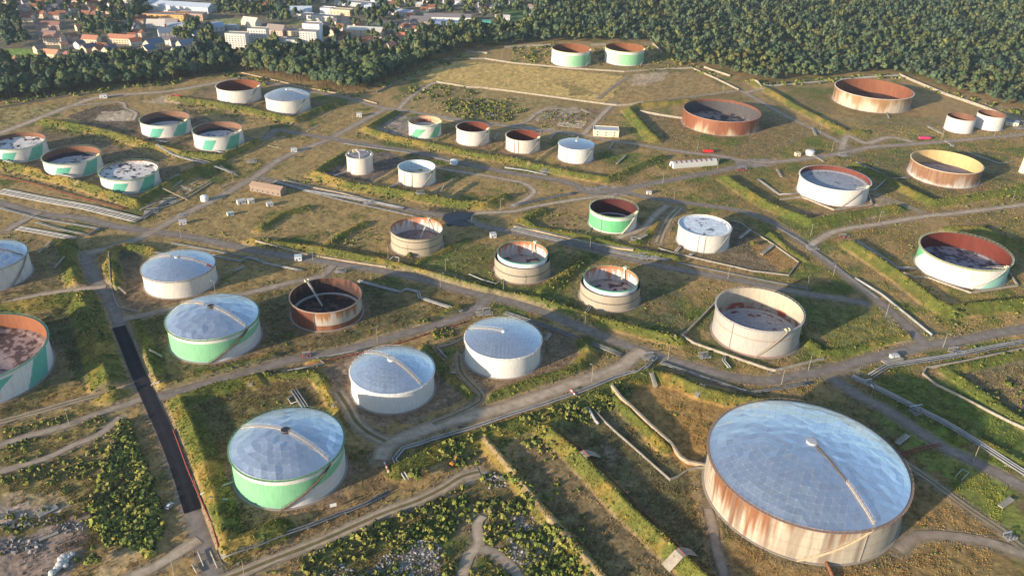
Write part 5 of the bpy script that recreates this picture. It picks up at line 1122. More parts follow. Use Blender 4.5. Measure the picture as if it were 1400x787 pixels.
x, y = G(1397, 236); t = empty('chimney', (x, y, 0)); tag(t, 'tapered beige chimney cut by the right edge', 'chimney'); mb = MB(); mb.tube([(0, 0, 0), (0, 0, 24)], [3.2, 2.3], 24, (.58, .52, .44)); mb.build('shaft', m_obj, t); mb = MB(); mb.lathe([(2.2, 23.8), (2.7, 24), (2.7, 24.6), (2.0, 24.6)], 24, (.5, .45, .38)); mb.build('cap', m_obj, t)
# pipe frame (rectangular) by the right road
t = empty('pipe_frame', (*G(1314, 652), 0), .75); tag(t, 'white rectangular pipe frame on the grass right of the huge domed tank', 'pipe frame'); mb = MB(); mb.tube([(-4, -1.6, 0), (-4, -1.6, 2), (4, -1.6, 2), (4, 1.6, 2), (-4, 1.6, 2), (-4, 1.6, 0)], .28, 6); mb.build('pipes', m_pipe, t)
# bales of scrap and white big bags at the lower left
for i, (px, py, s) in enumerate([(79,778,1.5),(83,774,1.8),(87,770,1.4),(84,766,1.5),(88,763,1.6),(91,768,1.3),(95,762,1.2),(99,759,1.3),(72,785,1.6),(90,774,1.3),(76,781,1.2)]):
    x, y = G(px, py); o = empty('big_bag', (x, y, 0), RNG.uniform(0, 3)); tag(o, 'bulging white big bag in the dumped row at the lower left', 'bag', 'white big bags dumped in a row')
    mb = MB(); mb.lathe([(.01, 0), (s * .8, 0), (s * 1.0, s * .5), (s * .9, s * 1.1), (s * .45, s * 1.35), (.01, s * 1.3)], 10, (.52, .51, .49)); mb.build('sack', m_obj, o, True); mb = MB(); mb.tube([(-.3, 0, s * 1.3), (0, 0, s * 1.7), (.3, 0, s * 1.3)], .08, 5, (.6, .6, .58)); mb.build('loop', m_obj, o)
slab((52,705),(78,692),4,'long grey slab at the edge of the pale dirt yard',.6,m_concd,z=.5); slab((54,739),(80,728),1.6,'leaning pale plank on the dumped heap at the lower left',z=.5)
for (px, py, n_, rad, lab) in [(20,748,70,9,'heap of pale and dark rubble at the left edge'),(95,722,40,6,'dark rubble heap on the lower left dirt yard'),(30,710,60,12,'line of dark scrap along the pale dirt yard'),(680,652,50,6,'pale rubble heap at the end of the two-track lane')]:
    x, y = G(px, py); t = empty('rubble_heap', (x, y, 0)); tag(t, lab, 'rubble', kind='stuff'); mb = MB()
    for q in range(n_):
        a = RNG.uniform(0, 6.28); r = rad * RNG.random() ** .6; s = RNG.uniform(.4, 1.5); g = RNG.uniform(.05, .38)
        mb.box((r * math.cos(a) * 1.4, r * math.sin(a) * .5, s * .3), (s, s * RNG.uniform(.4, 1), s * .7), RNG.uniform(0, 3), (g, g * .96, g * .95), RNG.uniform(-.6, .6))
    mb.build('rubble', m_obj, t)
# kerb bollards at the entrance at the very bottom of the black road
for i, (a, b) in enumerate([((271,755),(279,775)),((288,755),(298,778)),((263,773),(270,785))]):
    pipeline([a, b], 1, .35, 1, 1.0, m_conc, 'pale guard rail at the lower end of the road, ' + ('left side', 'right side', 'outer left side')[i], 'guard rails at the road end', 4, 'guard_rail', 4)
for (px, py, lab) in [(528,642,'red and white barrier post group below the dirt road corner'),(784,540,'red and white pipe crossing beside the dirt road')]:
    x, y = G(px, py); t = empty('barrier', (x, y, float(zat([(x, y)])[0])), 2.0); tag(t, lab, 'barrier'); mb = MB()
    for q in range(6): mb.box((q * 1.5 - 4, 0, 1.4), (1.48, .6, .6), 0, (.62, .08, .07) if q % 2 else (.75, .72, .7))
    mb.build('beam', m_obj, t); mb = MB(); mb.box((-4, 0, .6), (.4, .8, 1.6), 0, (.4, .38, .35)); mb.box((3.5, 0, .6), (.4, .8, 1.6), 0, (.4, .38, .35)); mb.build('posts', m_obj, t)
x, y = G(619, 636); t = empty('digger', (x, y, float(zat([(x, y)])[0])), .9); tag(t, 'small orange digger among the shrubs above the two-track lane', 'digger'); mb = MB(); mb.box((0, 0, 1.6), (2.4, 2.0, 1.3), 0, (.55, .22, .03)); mb.build('body', m_obj, t); mb = MB(); mb.box((.3, -.4, 2.7), (1.2, 1.0, 1.2), 0, (.05, .05, .06)); mb.build('cab', m_obj, t)
mb = MB(); mb.tube([(1, .3, 1.8), (3, .3, 3.6), (4.6, .3, 1.4)], .25, 6, (.55, .22, .03)); mb.build('arm', m_obj, t); mb = MB(); mb.box((0, -.9, .5), (3, .5, .9), 0, (.03, .03, .03)); mb.box((0, .9, .5), (3, .5, .9), 0, (.03, .03, .03)); mb.build('track', m_obj, t)
# ------------------------------------------------------------------ the town
CRE = (.60, .50, .35); WHT = (.56, .55, .53); ORG = (.25, .105, .06); RBR = (.2, .09, .06); BLU = (.14, .19, .27); SLT = (.16, .16, .18); PNK = (.62, .42, .33); GRF = (.42, .40, .37)
BIG = [ # px, py, width, depth, wall height, turn, walls, roof, windows along, gabled, label
 (246,14,110,30,9,-.12,(.60,.62,.64),(.50,.56,.64),0,1,'long blue-grey roofed hall at the top of the town'),
 (228,27,62,22,9,-.02,(.72,.38,.12),(.22,.19,.19),10,0,'orange-fronted hall with a dark flat roof'),(262,26,44,20,9,-.05,(.45,.30,.22),(.25,.23,.23),8,0,'brown hall at the end of the orange-fronted hall'),
 (215,37,26,16,5,.1,WHT,(.55,.50,.46),4,1,'low white workshop below the orange hall'),(232,37,28,16,6,0,(.35,.12,.09),(.28,.24,.23),6,1,'dark red workshop below the orange hall'),(252,39,44,18,6,.25,(.74,.60,.42),(.45,.50,.56),6,1,'workshop with pale blue ridged roofs'),
 (296,42,22,16,6,.4,WHT,(.34,.42,.52),3,1,'white workshop with a blue striped roof'),(318,40,20,14,5,0,(.35,.38,.4),(.30,.34,.38),3,0,'flat grey workshop left of the tower blocks'),(344,37,24,16,8,-.3,(.70,.60,.45),(.62,.56,.46),4,1,'cream gabled building above the tower blocks'),
 (205,77,16,14,10,1.1,CRE,BLU,3,1,'cream gabled block with a steep blue roof, front of the left pair'),(212,69,24,14,10,1.1,CRE,BLU,5,1,'cream gabled block with a steep blue roof, back of the left pair'),(229,52,22,14,9,.5,(.55,.52,.5),BLU,4,1,'blue-roofed block half hidden in the town trees'),
 (246,80,16,14,10,.9,CRE,BLU,3,1,'cream gabled block with a steep blue roof, front of the right row'),(256,70,22,14,10,.9,CRE,BLU,4,1,'cream gabled block with a steep blue roof, middle of the right row'),(271,57,22,14,10,1.1,(.6,.58,.54),BLU,4,1,'cream gabled block with a steep blue roof, back of the right row'),
 (326,65,28,14,19,-.05,WHT,(.36,.30,.26),7,0,'white apartment block with balcony rows, left of three'),(355,58,26,14,19,-.05,WHT,(.36,.30,.26),7,0,'white apartment block with balcony rows, middle of three'),(399,68,27,15,14,-.05,WHT,(.36,.30,.26),7,0,'white apartment block half hidden behind rounded trees'),
 (425,67,23,17,24,-.05,WHT,(.32,.28,.26),6,0,'tall white tower block, the nearer of two joined'),(429,58,24,17,26,-.05,(.78,.77,.76),(.38,.31,.28),6,0,'tall white tower block, the farther of two joined'),
 (379,47,26,18,7,-.2,PNK,(.30,.25,.22),5,1,'pinkish hipped building between the white blocks'),(408,48,30,16,6,-.1,CRE,(.22,.20,.20),6,0,'low cream building with a dark flat roof'),(412,19,34,18,5,.2,(.55,.60,.68),(.42,.48,.58),4,1,'pale blue roofed building in the upper town'),
 (435,27,58,16,7,-.2,WHT,(.25,.24,.24),12,0,'long white building with a strip of dark roof'),(449,18,22,16,8,-.1,(.82,.80,.78),(.55,.52,.52),4,0,'small white flat building behind the long white one'),(467,20,34,16,8,-.15,CRE,(.50,.42,.32),6,0,'cream flat building right of the long white one'),
 (487,8,70,20,6,-.25,(.50,.50,.52),(.30,.28,.27),8,0,'long grey roofed hall at the top centre'),(506,12,18,14,6,.1,(.55,.66,.75),(.5,.62,.72),3,0,'small pale blue building at the top centre'),
 (500,48,52,22,9,-.05,CRE,(.60,.58,.52),6,1,'cream building with three pale gable roofs'),(500,63,20,12,7,.6,CRE,ORG,3,1,'orange roofed house below the pale gable roofs, left of two'),(514,66,20,12,7,-.3,CRE,(.35,.22,.16),3,1,'brown roofed house below the pale gable roofs'),(528,60,20,12,7,1.0,(.6,.45,.35),(.36,.18,.13),3,1,'red-brown roofed long house above the dark trees'),(534,68,14,11,6,.9,CRE,(.45,.24,.16),3,1,'small red-brown roofed house above the dark trees'),
 (481,66,12,10,6,0,WHT,(.45,.2,.14),2,1,'small white house with a red roof among parked cars'),(548,53,12,10,5,.2,PNK,(.60,.22,.12),2,1,'small house with a vivid orange roof'),(557,63,15,10,5,-.7,CRE,(.42,.22,.16),2,1,'cream cottage at the end of the tree belt'),
 (612,28,75,24,7,.06,(.66,.68,.70),(.24,.21,.21),6,1,'long hall with a dark ridged roof'),(620,37,60,14,8,.06,(.18,.26,.44),(.22,.27,.40),0,0,'blue-walled hall in front of the dark ridged hall'),(548,20,44,18,6,-.25,WHT,(.50,.53,.58),8,1,'white hall with a grey-blue roof left of the dark ridged hall'),(575,34,32,16,7,0,(.30,.24,.22),(.16,.15,.16),4,1,'dark hall left of the dark ridged hall'),
 (675,13,20,12,5,.2,WHT,SLT,3,1,'white farmhouse with a slate roof in the green field'),(687,27,24,9,4,0,WHT,(.45,.45,.46),5,1,'low white house beside the lane at the right end of the town'),(728,27,18,10,5,.1,(.7,.68,.66),(.40,.38,.38),3,1,'white sheds at the forest corner'),(727,13,12,9,5,.3,WHT,(.4,.3,.26),2,1,'white house at the forest corner'),
 (686,37,22,7,4,0,WHT,(.66,.66,.68),0,0,'long white container building by the lane'),(705,36,20,6,4,0,(.66,.66,.68),(.55,.55,.58),0,0,'grey container building by the lane'),(622,5,40,16,5,-.2,(.6,.58,.62),(.52,.48,.54),5,1,'pale hall at the very top of the town'),(641,4,22,16,7,0,(.42,.07,.10),(.30,.07,.09),3,0,'dark red hall at the very top of the town'),(603,11,12,8,4,0,WHT,(.66,.66,.66),2,1,'small white house in the upper green'),(573,9,12,8,4,.2,WHT,(.62,.62,.62),2,1,'tiny white house in the upper green'),(665,34,14,8,6,0,(.08,.30,.24),(.08,.28,.22),0,0,'green container at the end of the blue-walled hall'),
 (76,60,24,14,9,.02,(.50,.42,.34),(.33,.18,.13),6,1,'brown roofed house on the wood edge, larger'),(89,67,9,8,6,.7,CRE,(.3,.16,.12),2,1,'small cream gabled annex on the wood edge'),(126,60,22,12,7,-.1,CRE,(.42,.19,.12),6,1,'cream row house with orange-brown roof, short one'),(169,59,38,12,7,-.05,CRE,(.42,.19,.12),10,1,'cream row house with orange-brown roof, long one'),
 (122,72,18,11,7,1.2,CRE,(.17,.13,.16),3,1,'cream gabled house with a dark violet roof, left of two'),(152,75,18,12,7,1.2,CRE,(.17,.13,.16),3,1,'cream gabled house with a dark violet roof, right of two'),(72,78,20,12,5,-.15,CRE,(.52,.27,.16),4,1,'cream house with an orange roof at the lawn side'),(95,82,16,12,5,-.8,WHT,(.30,.12,.12),3,1,'house with a dark red roof in the trees above the perimeter road'),
 (56,72,14,10,6,1.0,CRE,(.26,.19,.16),2,1,'brown house right of the bright lawn'),(29,86,16,10,4,-.3,PNK,(.42,.20,.13),2,1,'low orange roofed house below the bright lawn'),(68,40,34,11,7,.02,(.34,.27,.25),(.27,.14,.11),8,1,'long dark brown row house'),(68,53,22,12,6,.05,(.33,.28,.27),(.27,.19,.18),4,1,'dark brown hall by the car park'),(110,42,11,9,6,.8,CRE,(.33,.18,.13),2,1,'cream house by the round trees')]
def cars_(): pass
for (px, py, w_, d_, h_, rot, wc, rc, nw, gb, lab) in BIG:
    flat = not gb
    shed(px, py, w_, d_, h_, rot, wc, rc, lab, 'apartment_block' if h_ > 12 else ('house' if w_ < 24 else 'building'), 'apartment block' if h_ > 12 else ('house' if w_ < 24 else 'building'), nw, bool(gb), d_ * (.38 if w_ < 40 else .14) if gb else None, 'buildings of the far town')
HK = []
hkind = [((.56, .52, .47), (.25, .105, .06), 'small white house with an orange gable roof'), ((.55, .48, .38), (.26, .11, .07), 'small cream house with a red-brown gable roof'), ((.56, .55, .53), (.16, .14, .15), 'small white house with a dark slate roof'), ((.52, .41, .32), (.27, .12, .07), 'small pink house with a bright tile roof')]
for wc, rc, lab in hkind:
    for wd in (10, 13):
        h = shed(0, 0, wd, 9, 5.2, 0, wc, rc, lab + ' in the far town', 'house', 'house', 2, True, 3.4, 'small houses of the far town'); mb = MB(); mb.box((wd * .25, .8, 8.2), (.8, .8, 2.2), 0, rc); mb.build('chimney', m_obj, h.children[1]); HK.append(h)
HPOS = [(20,13),(28,24),(46,24),(85,24),(100,16),(119,24),(130,17),(140,18),(134,25),(152,19),(178,4),(154,12),(142,4),(92,3),(62,6),(20,4),(27,6),(42,2),(169,3),(40,29),(70,9),(63,12),(110,33),(125,30),(143,32),(152,42),(160,38),(173,38),(9,6),(4,14),(36,8),(52,14),(54,9),(78,4),(105,5),(118,4),(126,9),(163,9),(160,16),(74,15),(30,16),(12,20),(57,24),(76,26),(137,73),(140,69),(110,66),(128,70),(100,56),(183,42),(190,33),(196,30),(186,62),(182,55),(230,60),(241,62),(190,50),(385,4),(400,3),(372,6),(540,10),(530,3),(440,3),(360,12),(345,3),(514,5),(556,8),(583,3),(655,10),(700,8),(660,17),(580,18),(560,27),(590,15),(470,60),(475,54),(466,42),(490,41),(456,48),(446,40),(455,34),(470,33),(545,40),(556,42),(565,40),(570,45)]
for i, (px, py) in enumerate(HPOS):
    x, y = G(px, py); k = random.randrange(len(HK)); k = k if px < 240 else random.choice([2, 3, 4, 5, 0])
    h = HK[k] if HK[k] is not None and HK[k].location.length < 1 else copy_tree(HK[k])
    h.scale = (1.15, 1.15, 1.15); h.location = (x, y, 0); h.rotation_euler[2] = random.choice([-.2, 0, .15, .7, .9, 1.3]) + RNG.uniform(-.1, .1)
for h in HK:
    if h.location.length < 1:
        h.location = (*G(random.uniform(5, 180), random.uniform(1, 20)), 0)

# ------------------------------------------------------------------ trees
def crown_mesh(seed, Rw, Ht, nl, per, size, tint, z0=.22, jit=.38, cv=.3, sp_=.62):
    """lobes of leaf clumps; returns V, F, C around the origin (base of trunk at z=0)"""
    r = np.random.default_rng(seed); V = []; C = []; Nn = []
    zc = Ht * (z0 + 1) / 2; hz = Ht * (1 - z0) / 2
    for k in range(nl):
        d = r.normal(size=3); d /= np.linalg.norm(d); d *= r.random() ** .4
        c = np.array((d[0] * Rw * sp_, d[1] * Rw * sp_, zc + d[2] * hz * sp_)); lr = Rw * r.uniform(.34, .58)
        lobe_t = np.array(tint) * r.uniform(.78, 1.25)
        q = r.normal(size=(per, 3)); q /= np.linalg.norm(q, axis=1)[:, None]; q[:, 2] = np.abs(q[:, 2]) * .75 + q[:, 2] * .25
        p = c + q * lr * r.uniform(.75, 1.08, (per, 1)) * np.array((1, 1, .9 * hz / Rw if hz > Rw else .85))
        nrm = q + r.normal(size=(per, 3)) * jit; nrm /= np.linalg.norm(nrm, axis=1)[:, None]
        a = np.cross(nrm, r.normal(size=(per, 3))); a /= np.linalg.norm(a, axis=1)[:, None] + 1e-9; b = np.cross(nrm, a)
        s = size * r.uniform(.6, 1.25, (per, 1))
        cn = p - np.array((0, 0, zc - hz * .3)); cn /= np.linalg.norm(cn, axis=1)[:, None]; Nn.append(np.repeat(q * .75 + cn * .5 + np.array((0, 0, .15)), 4, 0))
        V.append(np.stack([p + a * s, p + b * s * .9, p - a * s, p - b * s * .9], 1).reshape(-1, 3))
        t = lobe_t * r.uniform(1 - cv, 1 + cv, (per, 1)); t = np.stack([t[:, 0] * r.uniform(.85, 1.2, per), t[:, 1], t[:, 2]], 1); C.append(np.repeat(t, 4, 0))
    V = np.concatenate(V); C = np.concatenate(C); F = np.arange(len(V)).reshape(-1, 4)
    return V, F, C, np.concatenate(Nn)
LEAF = [(.084, .118, .048), (.068, .108, .054), (.100, .122, .046), (.078, .118, .058), (.115, .130, .05), (.062, .098, .055)]
KIND = ['dark broad-crowned tree', 'deep green rounded tree', 'yellow-green loose tree', 'mid green bushy tree', 'pale lime-green tree', 'dark slender tree']
TREES = []
for k in range(6):
    Rw, Ht = [(6.2, 15), (5.2, 14), (5.6, 16), (4.6, 12), (5.0, 13), (3.4, 17)][k]
    t = empty('tree', (0, 0, 0)); tag(t, KIND[k] + ' in the belt beyond the tank field', 'tree', 'trees of the belts round the tank field')
    V, F, C, Nn = crown_mesh(100 + k, Rw, Ht, 12, 60, .95, LEAF[k], .18, .25, .2); mesh_np('crown', V, F, m_leaf, t, C, nrm=Nn)
    mb = MB(); mb.tube([(0, 0, -.4), (.1, .1, Ht * .3), (.3, -.1, Ht * .7)], [.5, .36, .12], 6)
    for q in range(4):
        a = q * 1.7 + k; mb.tube([(.1, .1, Ht * (.28 + .06 * q)), (Rw * .4 * math.cos(a), Rw * .4 * math.sin(a), Ht * (.5 + .07 * q))], [.22, .07], 5)
    mb.build('trunk', m_bark, t); TREES.append(t)
BELT = GL([(-90,148),(0,139),(75,131),(150,121),(225,113),(285,103),(330,97),(380,106),(430,118),(475,127),(500,124),(545,106),(572,92),(600,82),(640,70),(700,62),(755,58),(830,57),(884,58),(900,68),(925,88),(962,92),(1000,103),(1045,112),(1114,107),(1177,101),(1228,99),(1290,121),(1350,140),(1430,158),(1600,190),(1600,-26),(1100,-26),(735,-14),(728,36),(740,42),(660,42),(590,42),(572,46),(562,62),(540,78),(500,74),(460,70),(440,72),(415,74),(395,78),(370,66),(345,70),(300,72),(262,84),(200,84),(110,88),(50,92),(0,90),(-90,92)])
lo, hi = BELT.min(0), BELT.max(0); hi[1] = min(hi[1], 2250)
sp = 9.2; gx, gy = np.meshgrid(np.arange(lo[0], hi[0], sp), np.arange(lo[1], hi[1], sp)); Pt = np.stack([gx.ravel(), gy.ravel()], 1); Pt += RNG.uniform(-.42, .42, Pt.shape) * sp
Pt = Pt[inpoly(Pt, BELT)]
# extra trees in the town, singly and in rows
TT = []
for poly, n_ in [([(0,22),(22,22),(40,66),(0,66)],60),([(88,30),(180,28),(185,54),(115,54)],46),([(185,0),(215,0),(205,26),(182,30)],26),([(285,0),(360,0),(360,26),(300,24)],50),([(360,4),(470,2),(520,14),(430,14),(400,34),(362,34)],60),([(480,20),(545,14),(545,32),(480,30)],26),([(545,2),(735,0),(735,36),(640,24),(600,22),(545,14)],90),([(0,0),(240,0),(240,30),(0,20)],80),([(225,50),(290,44),(300,66),(240,66)],36),([(440,36),(500,34),(560,44),(545,78),(440,66)],40)]:
    A = GL(poly); n_ = int(n_ * 1.5); q = RNG.uniform(A.min(0), A.max(0), (n_ * 4, 2)); q = q[inpoly(q, A)][:n_]; TT.append(q)
TT = np.concatenate(TT)
BX = GL([(b[0], b[1]) for b in BIG]); BD = np.array([max(b[2], b[3]) * .55 + 4 for b in BIG]); HX = GL(HPOS)
ok = np.array([(np.hypot(*(BX - q).T) > BD * .85).all() and (np.hypot(*(HX - q).T) > 8).all() for q in TT]); TT = TT[ok]
ok = np.array([(np.hypot(*(BX - q).T) > BD * .75).all() for q in Pt]); Pt = Pt[ok]
allt = np.concatenate([Pt, TT]); 
d = allt - 0; ang = d[:, 0] / (d[:, 1] + 1)
vis = np.abs(ang) < .66; dist = np.hypot(d[:, 0], d[:, 1]) + np.where(vis, 0, 1e5)
order = np.argsort(dist); near_i, far_i = order[:296], order[296:]
def plab(x, y, k):
    px = 'left tree belt' if x < -150 else ('trees behind the far field' if x < 120 else 'right forest edge')
    nn, side = near_name(x, y); return KIND[k] + ' behind ' + NAMES[nn]
for i, j in enumerate(near_i):
    x, y = allt[j]; k = random.choices(range(6), (3, 3, 2, 3, 1, 1))[0]
    t = TREES[k] if i >= 6 and TREES[k].location.length < 1 else copy_tree(TREES[k])
    t.location = (x, y, 0); s = RNG.uniform(.8, 1.35) * (.85 if x > 60 else 1.25); t.scale = (s, s, s * RNG.uniform(.9, 1.15)); t.rotation_euler[2] = RNG.uniform(0, 6.28); t['label'] = plab(x, y, k)
for t in TREES:
    if t.location.length < 1:
        for c in list(t.children): bpy.data.objects.remove(c)
        bpy.data.objects.remove(t)
# the rest of the wood: one mass
FP = [crown_mesh(200 + k, *[(5.4, 14), (4.8, 13), (5.2, 15), (4.4, 12), (4.6, 13), (3.4, 16)][k], 7, 32, 1.15, LEAF[k], .15, .26, .2, .6) for k in range(6)]
LOWP = [crown_mesh(300 + k, *[(5.4, 14), (4.8, 13), (5.2, 15), (4.4, 12), (4.6, 13), (3.4, 16)][k], 6, 20, 1.5, LEAF[k], .15, .24, .18, .6) for k in range(6)]
V = []; F = []; C = []; NV = []; nb = 0
for j in far_i:
    x, y = allt[j]
    if abs(x) > (y + 100) * .9 or vn(np.array([x / 26]), np.array([y / 26]), 17)[0] < .13: continue
    k = random.choices(range(6), (3, 3, 2, 3, 1, 1))[0]; v, f, c, nn = (FP if y < 1250 else LOWP)[k]; a = RNG.uniform(0, 6.28); s = RNG.uniform(.6, 1.35) * (.95 if x > 60 else 1.2)
    ca, sa = math.cos(a) * s, math.sin(a) * s
    V.append(np.stack([v[:, 0] * ca - v[:, 1] * sa + x, v[:, 0] * sa + v[:, 1] * ca + y, v[:, 2] * s * RNG.uniform(.8, 1.35)], 1)); F.append(f + nb); nb += len(v); NV.append(np.stack([nn[:, 0] * math.cos(a) - nn[:, 1] * math.sin(a), nn[:, 0] * math.sin(a) + nn[:, 1] * math.cos(a), nn[:, 2]], 1)); tn = vn(np.array([x / 55]), np.array([y / 55]), 7)[0]; C.append(c * RNG.uniform(.65, 1.25) * np.array((.75 + .6 * tn, .85 + .3 * tn, 1.15 - .3 * tn)))
fo = mesh_np('forest', np.concatenate(V), np.concatenate(F), m_leaf, None, np.concatenate(C), nrm=np.concatenate(NV)); tag(fo, 'dense green forest and tree belts behind the tank field', 'forest', kind='stuff')

# ------------------------------------------------------------------ scrub: bushes on the bunds and the waste ground
def in_front(Q): return (np.abs(Q[:, 0]) < (Q[:, 1] * .80 + 60) * .84)
SCRUB = [([(300,100),(430,120),(475,129),(545,108),(575,93),(640,72),(650,80),(580,98),(550,114),(480,136),(420,126),(310,108)],.03,1.9),([(885,60),(905,70),(960,94),(1045,114),(1177,104),(1228,101),(1290,124),(1420,158),(1420,166),(1290,131),(1228,107),(1177,110),(1045,120),(950,99),(890,72)],.03,1.9),([(0,136),(150,120),(290,103),(290,108),(150,127),(0,144)],.03,1.9),([(560,120),(600,116),(620,128),(590,140),(560,135)],.05,1.4),([(590,150),(640,135),(690,140),(700,160),(640,165)],.05,1.4),([(735,150),(800,148),(805,172),(740,176)],.03,.9),([(700,64),(755,64),(755,88),(700,86)],.02,1.6),([(812,66),(826,66),(828,90),(812,90)],.03,1.6),([(160,575),(176,575),(200,640),(215,690),(225,720),(205,760),(188,748),(150,745),(125,705),(135,660),(150,620)],.5,1.6),([(0,590),(60,575),(150,560),(160,600),(130,680),(90,690),(80,665),(0,660)],.16,.95),([(0,700),(120,690),(120,705),(60,718),(0,738)],.10,.8),([(100,700),(140,720),(120,770),(95,785),(120,740)],.2,1.0),
  ([(380,790),(440,745),(510,712),(580,690),(650,650),(700,650),(790,760),(800,800),(380,810)],.15,1.15),([(548,640),(620,607),(700,581),(760,562),(802,546),(850,527),(865,540),(800,580),(760,590),(700,625),(620,640)],.22,1.15),
  ([(655,600),(700,590),(760,610),(770,680),(740,690)],.11,.9),([(770,725),(800,700),(850,790),(800,800)],.10,.9),([(560,125),(600,115),(640,120),(700,150),(690,168),(620,158),(590,140)],.035,1.1),([(650,140),(700,135),(720,150),(690,168),(640,155)],.05,1.2),([(540,130),(590,125),(575,140),(540,142)],.04,1.1),
  ([(690,395),(740,405),(880,450),(930,463),(960,480),(880,465),(790,440),(700,412)],.06,.8),([(650,380),(700,360),(700,400),(620,385)],.05,.8),([(740,395),(800,350),(810,370),(760,400)],.10,.9),([(455,340),(500,305),(520,330),(480,345)],.06,.8),([(350,330),(520,360),(600,385),(520,372),(350,345)],.05,.8),([(690,690),(740,720),(800,790),(690,800),(560,800),(560,700)],.08,.9),
  ([(100,410),(135,410),(150,480),(125,480)],.12,.9),([(580,440),(625,450),(600,480),(575,470)],.12,1.0),([(360,510),(420,500),(430,510),(360,520)],.12,.9),([(1290,470),(1420,430),(1420,480),(1310,500)],.02,.8),([(1200,540),(1290,580),(1280,595),(1200,560)],.03,.8),([(1330,530),(1400,520),(1420,580),(1370,570)],.04,1.0),([(1280,280),(1400,260),(1400,360),(1340,310)],.012,.9),([(880,60),(960,80),(900,100),(830,85)],.02,1.2),([(700,60),(760,58),(750,90),(700,80)],.02,1.2),([(1180,410),(1300,425),(1400,415),(1400,445),(1280,460),(1230,430)],.03,.8),([(1110,300),(1200,290),(1280,270),(1220,300),(1110,325)],.02,.7),([(730,285),(790,290),(800,320),(730,310)],.03,.7),([(490,180),(720,222),(850,248),(700,230),(480,188)],.06,.7),([(396,240),(660,282),(640,292),(390,248)],.05,.8),([(60,168),(300,215),(290,225),(60,182)],.05,.8),([(0,225),(180,272),(170,285),(0,240)],.05,.8),([(240,137),(400,165),(390,178),(240,150)],.05,.9)]
Q = []; S = []
for poly, dens, sz in SCRUB:
    A = GL(poly); area = np.prod(A.max(0) - A.min(0)); n_ = int(min(area * dens, 60000)); q = RNG.uniform(A.min(0), A.max(0), (n_, 2)); q = q[inpoly(q, A)]
    cl = fbm(q[:, 0], q[:, 1], 9, 81, 3); k = cl > (RNG.uniform(.32, .62, len(q)) if dens < .45 else RNG.uniform(.1, .5, len(q))); q = q[k]; Q.append(q); S.append(sz * (.55 + .9 * cl[k]))
n_ = 60000; q = np.stack([RNG.uniform(-600, 620, n_), RNG.uniform(190, 900, n_)], 1); q = q[in_front(q)]
hh, rr_, tt_, hb_ = ground_h(q); cl = fbm(q[:, 0], q[:, 1], 12, 83, 3); k = (rr_ > 1.2) & (tt_ > .9) & (((hb_ > .8) & (cl > .46)) | (cl > .66)); Q.append(q[k]); S.append(np.full(k.sum(), .6) * RNG.uniform(.6, 1.2, k.sum()))
Q = np.concatenate(Q); S = np.concatenate(S) * RNG.uniform(.65, 1.3, len(Q))
hh, rr_, tt_, hb_ = ground_h(Q); k = (rr_ > .6) & (tt_ > .8); Q, S, hh = Q[k], S[k], hh[k]
protos = []
for q in range(10):
    r = np.random.default_rng(500 + q); n_ = 20; d = r.normal(size=(n_, 3)); d /= np.linalg.norm(d, axis=1)[:, None]; d[:, 2] = np.abs(d[:, 2]); p = d * np.array((1, 1, .95)) * r.uniform(.6, 1.1, (n_, 1))
    nrm = d + r.normal(size=(n_, 3)) * .5; a = np.cross(nrm, r.normal(size=(n_, 3))); a /= np.linalg.norm(a, axis=1)[:, None]; b = np.cross(nrm, a); b /= np.linalg.norm(b, axis=1)[:, None]; s = r.uniform(.28, .52, (n_, 1))
    protos.append((np.stack([p + a * s, p + b * s, p - a * s, p - b * s], 1).reshape(-1, 3), np.repeat(r.uniform(.7, 1.3, n_), 4), np.repeat(d, 4, 0)))
bt = 1.45 * np.array([(.15, .16, .030), (.10, .13, .028), (.175, .172, .036), (.12, .14, .03), (.19, .175, .042), (.14, .125, .05)])
tone = np.clip((fbm(Q[:, 0], Q[:, 1], 18, 87, 3) * 6 + RNG.normal(size=len(Q)) * 1.1).astype(int), 0, 5)
V = []; C = []; NV = []
for i in range(len(Q)):
    v, sh, dn = protos[i % 10]; a = (i * 2.399) % 6.283; s = S[i] * 1.25; ca, sa = math.cos(a) * s, math.sin(a) * s
    V.append(np.stack([v[:, 0] * ca - v[:, 1] * sa + Q[i, 0], v[:, 0] * sa + v[:, 1] * ca + Q[i, 1], v[:, 2] * s * 1.1 + hh[i] - .1], 1)); C.append(bt[tone[i]][None] * sh[:, None]); NV.append(np.stack([(dn[:, 0] * ca - dn[:, 1] * sa) / s, (dn[:, 0] * sa + dn[:, 1] * ca) / s, dn[:, 2]], 1))
V = np.concatenate(V); o = mesh_np('undergrowth', V, np.arange(len(V)).reshape(-1, 4), m_leaf, None, np.concatenate(C), nrm=np.concatenate(NV)); tag(o, 'yellow-green scrub on the bunds and the waste ground', 'scrub', kind='stuff')
print('scrub', len(Q))
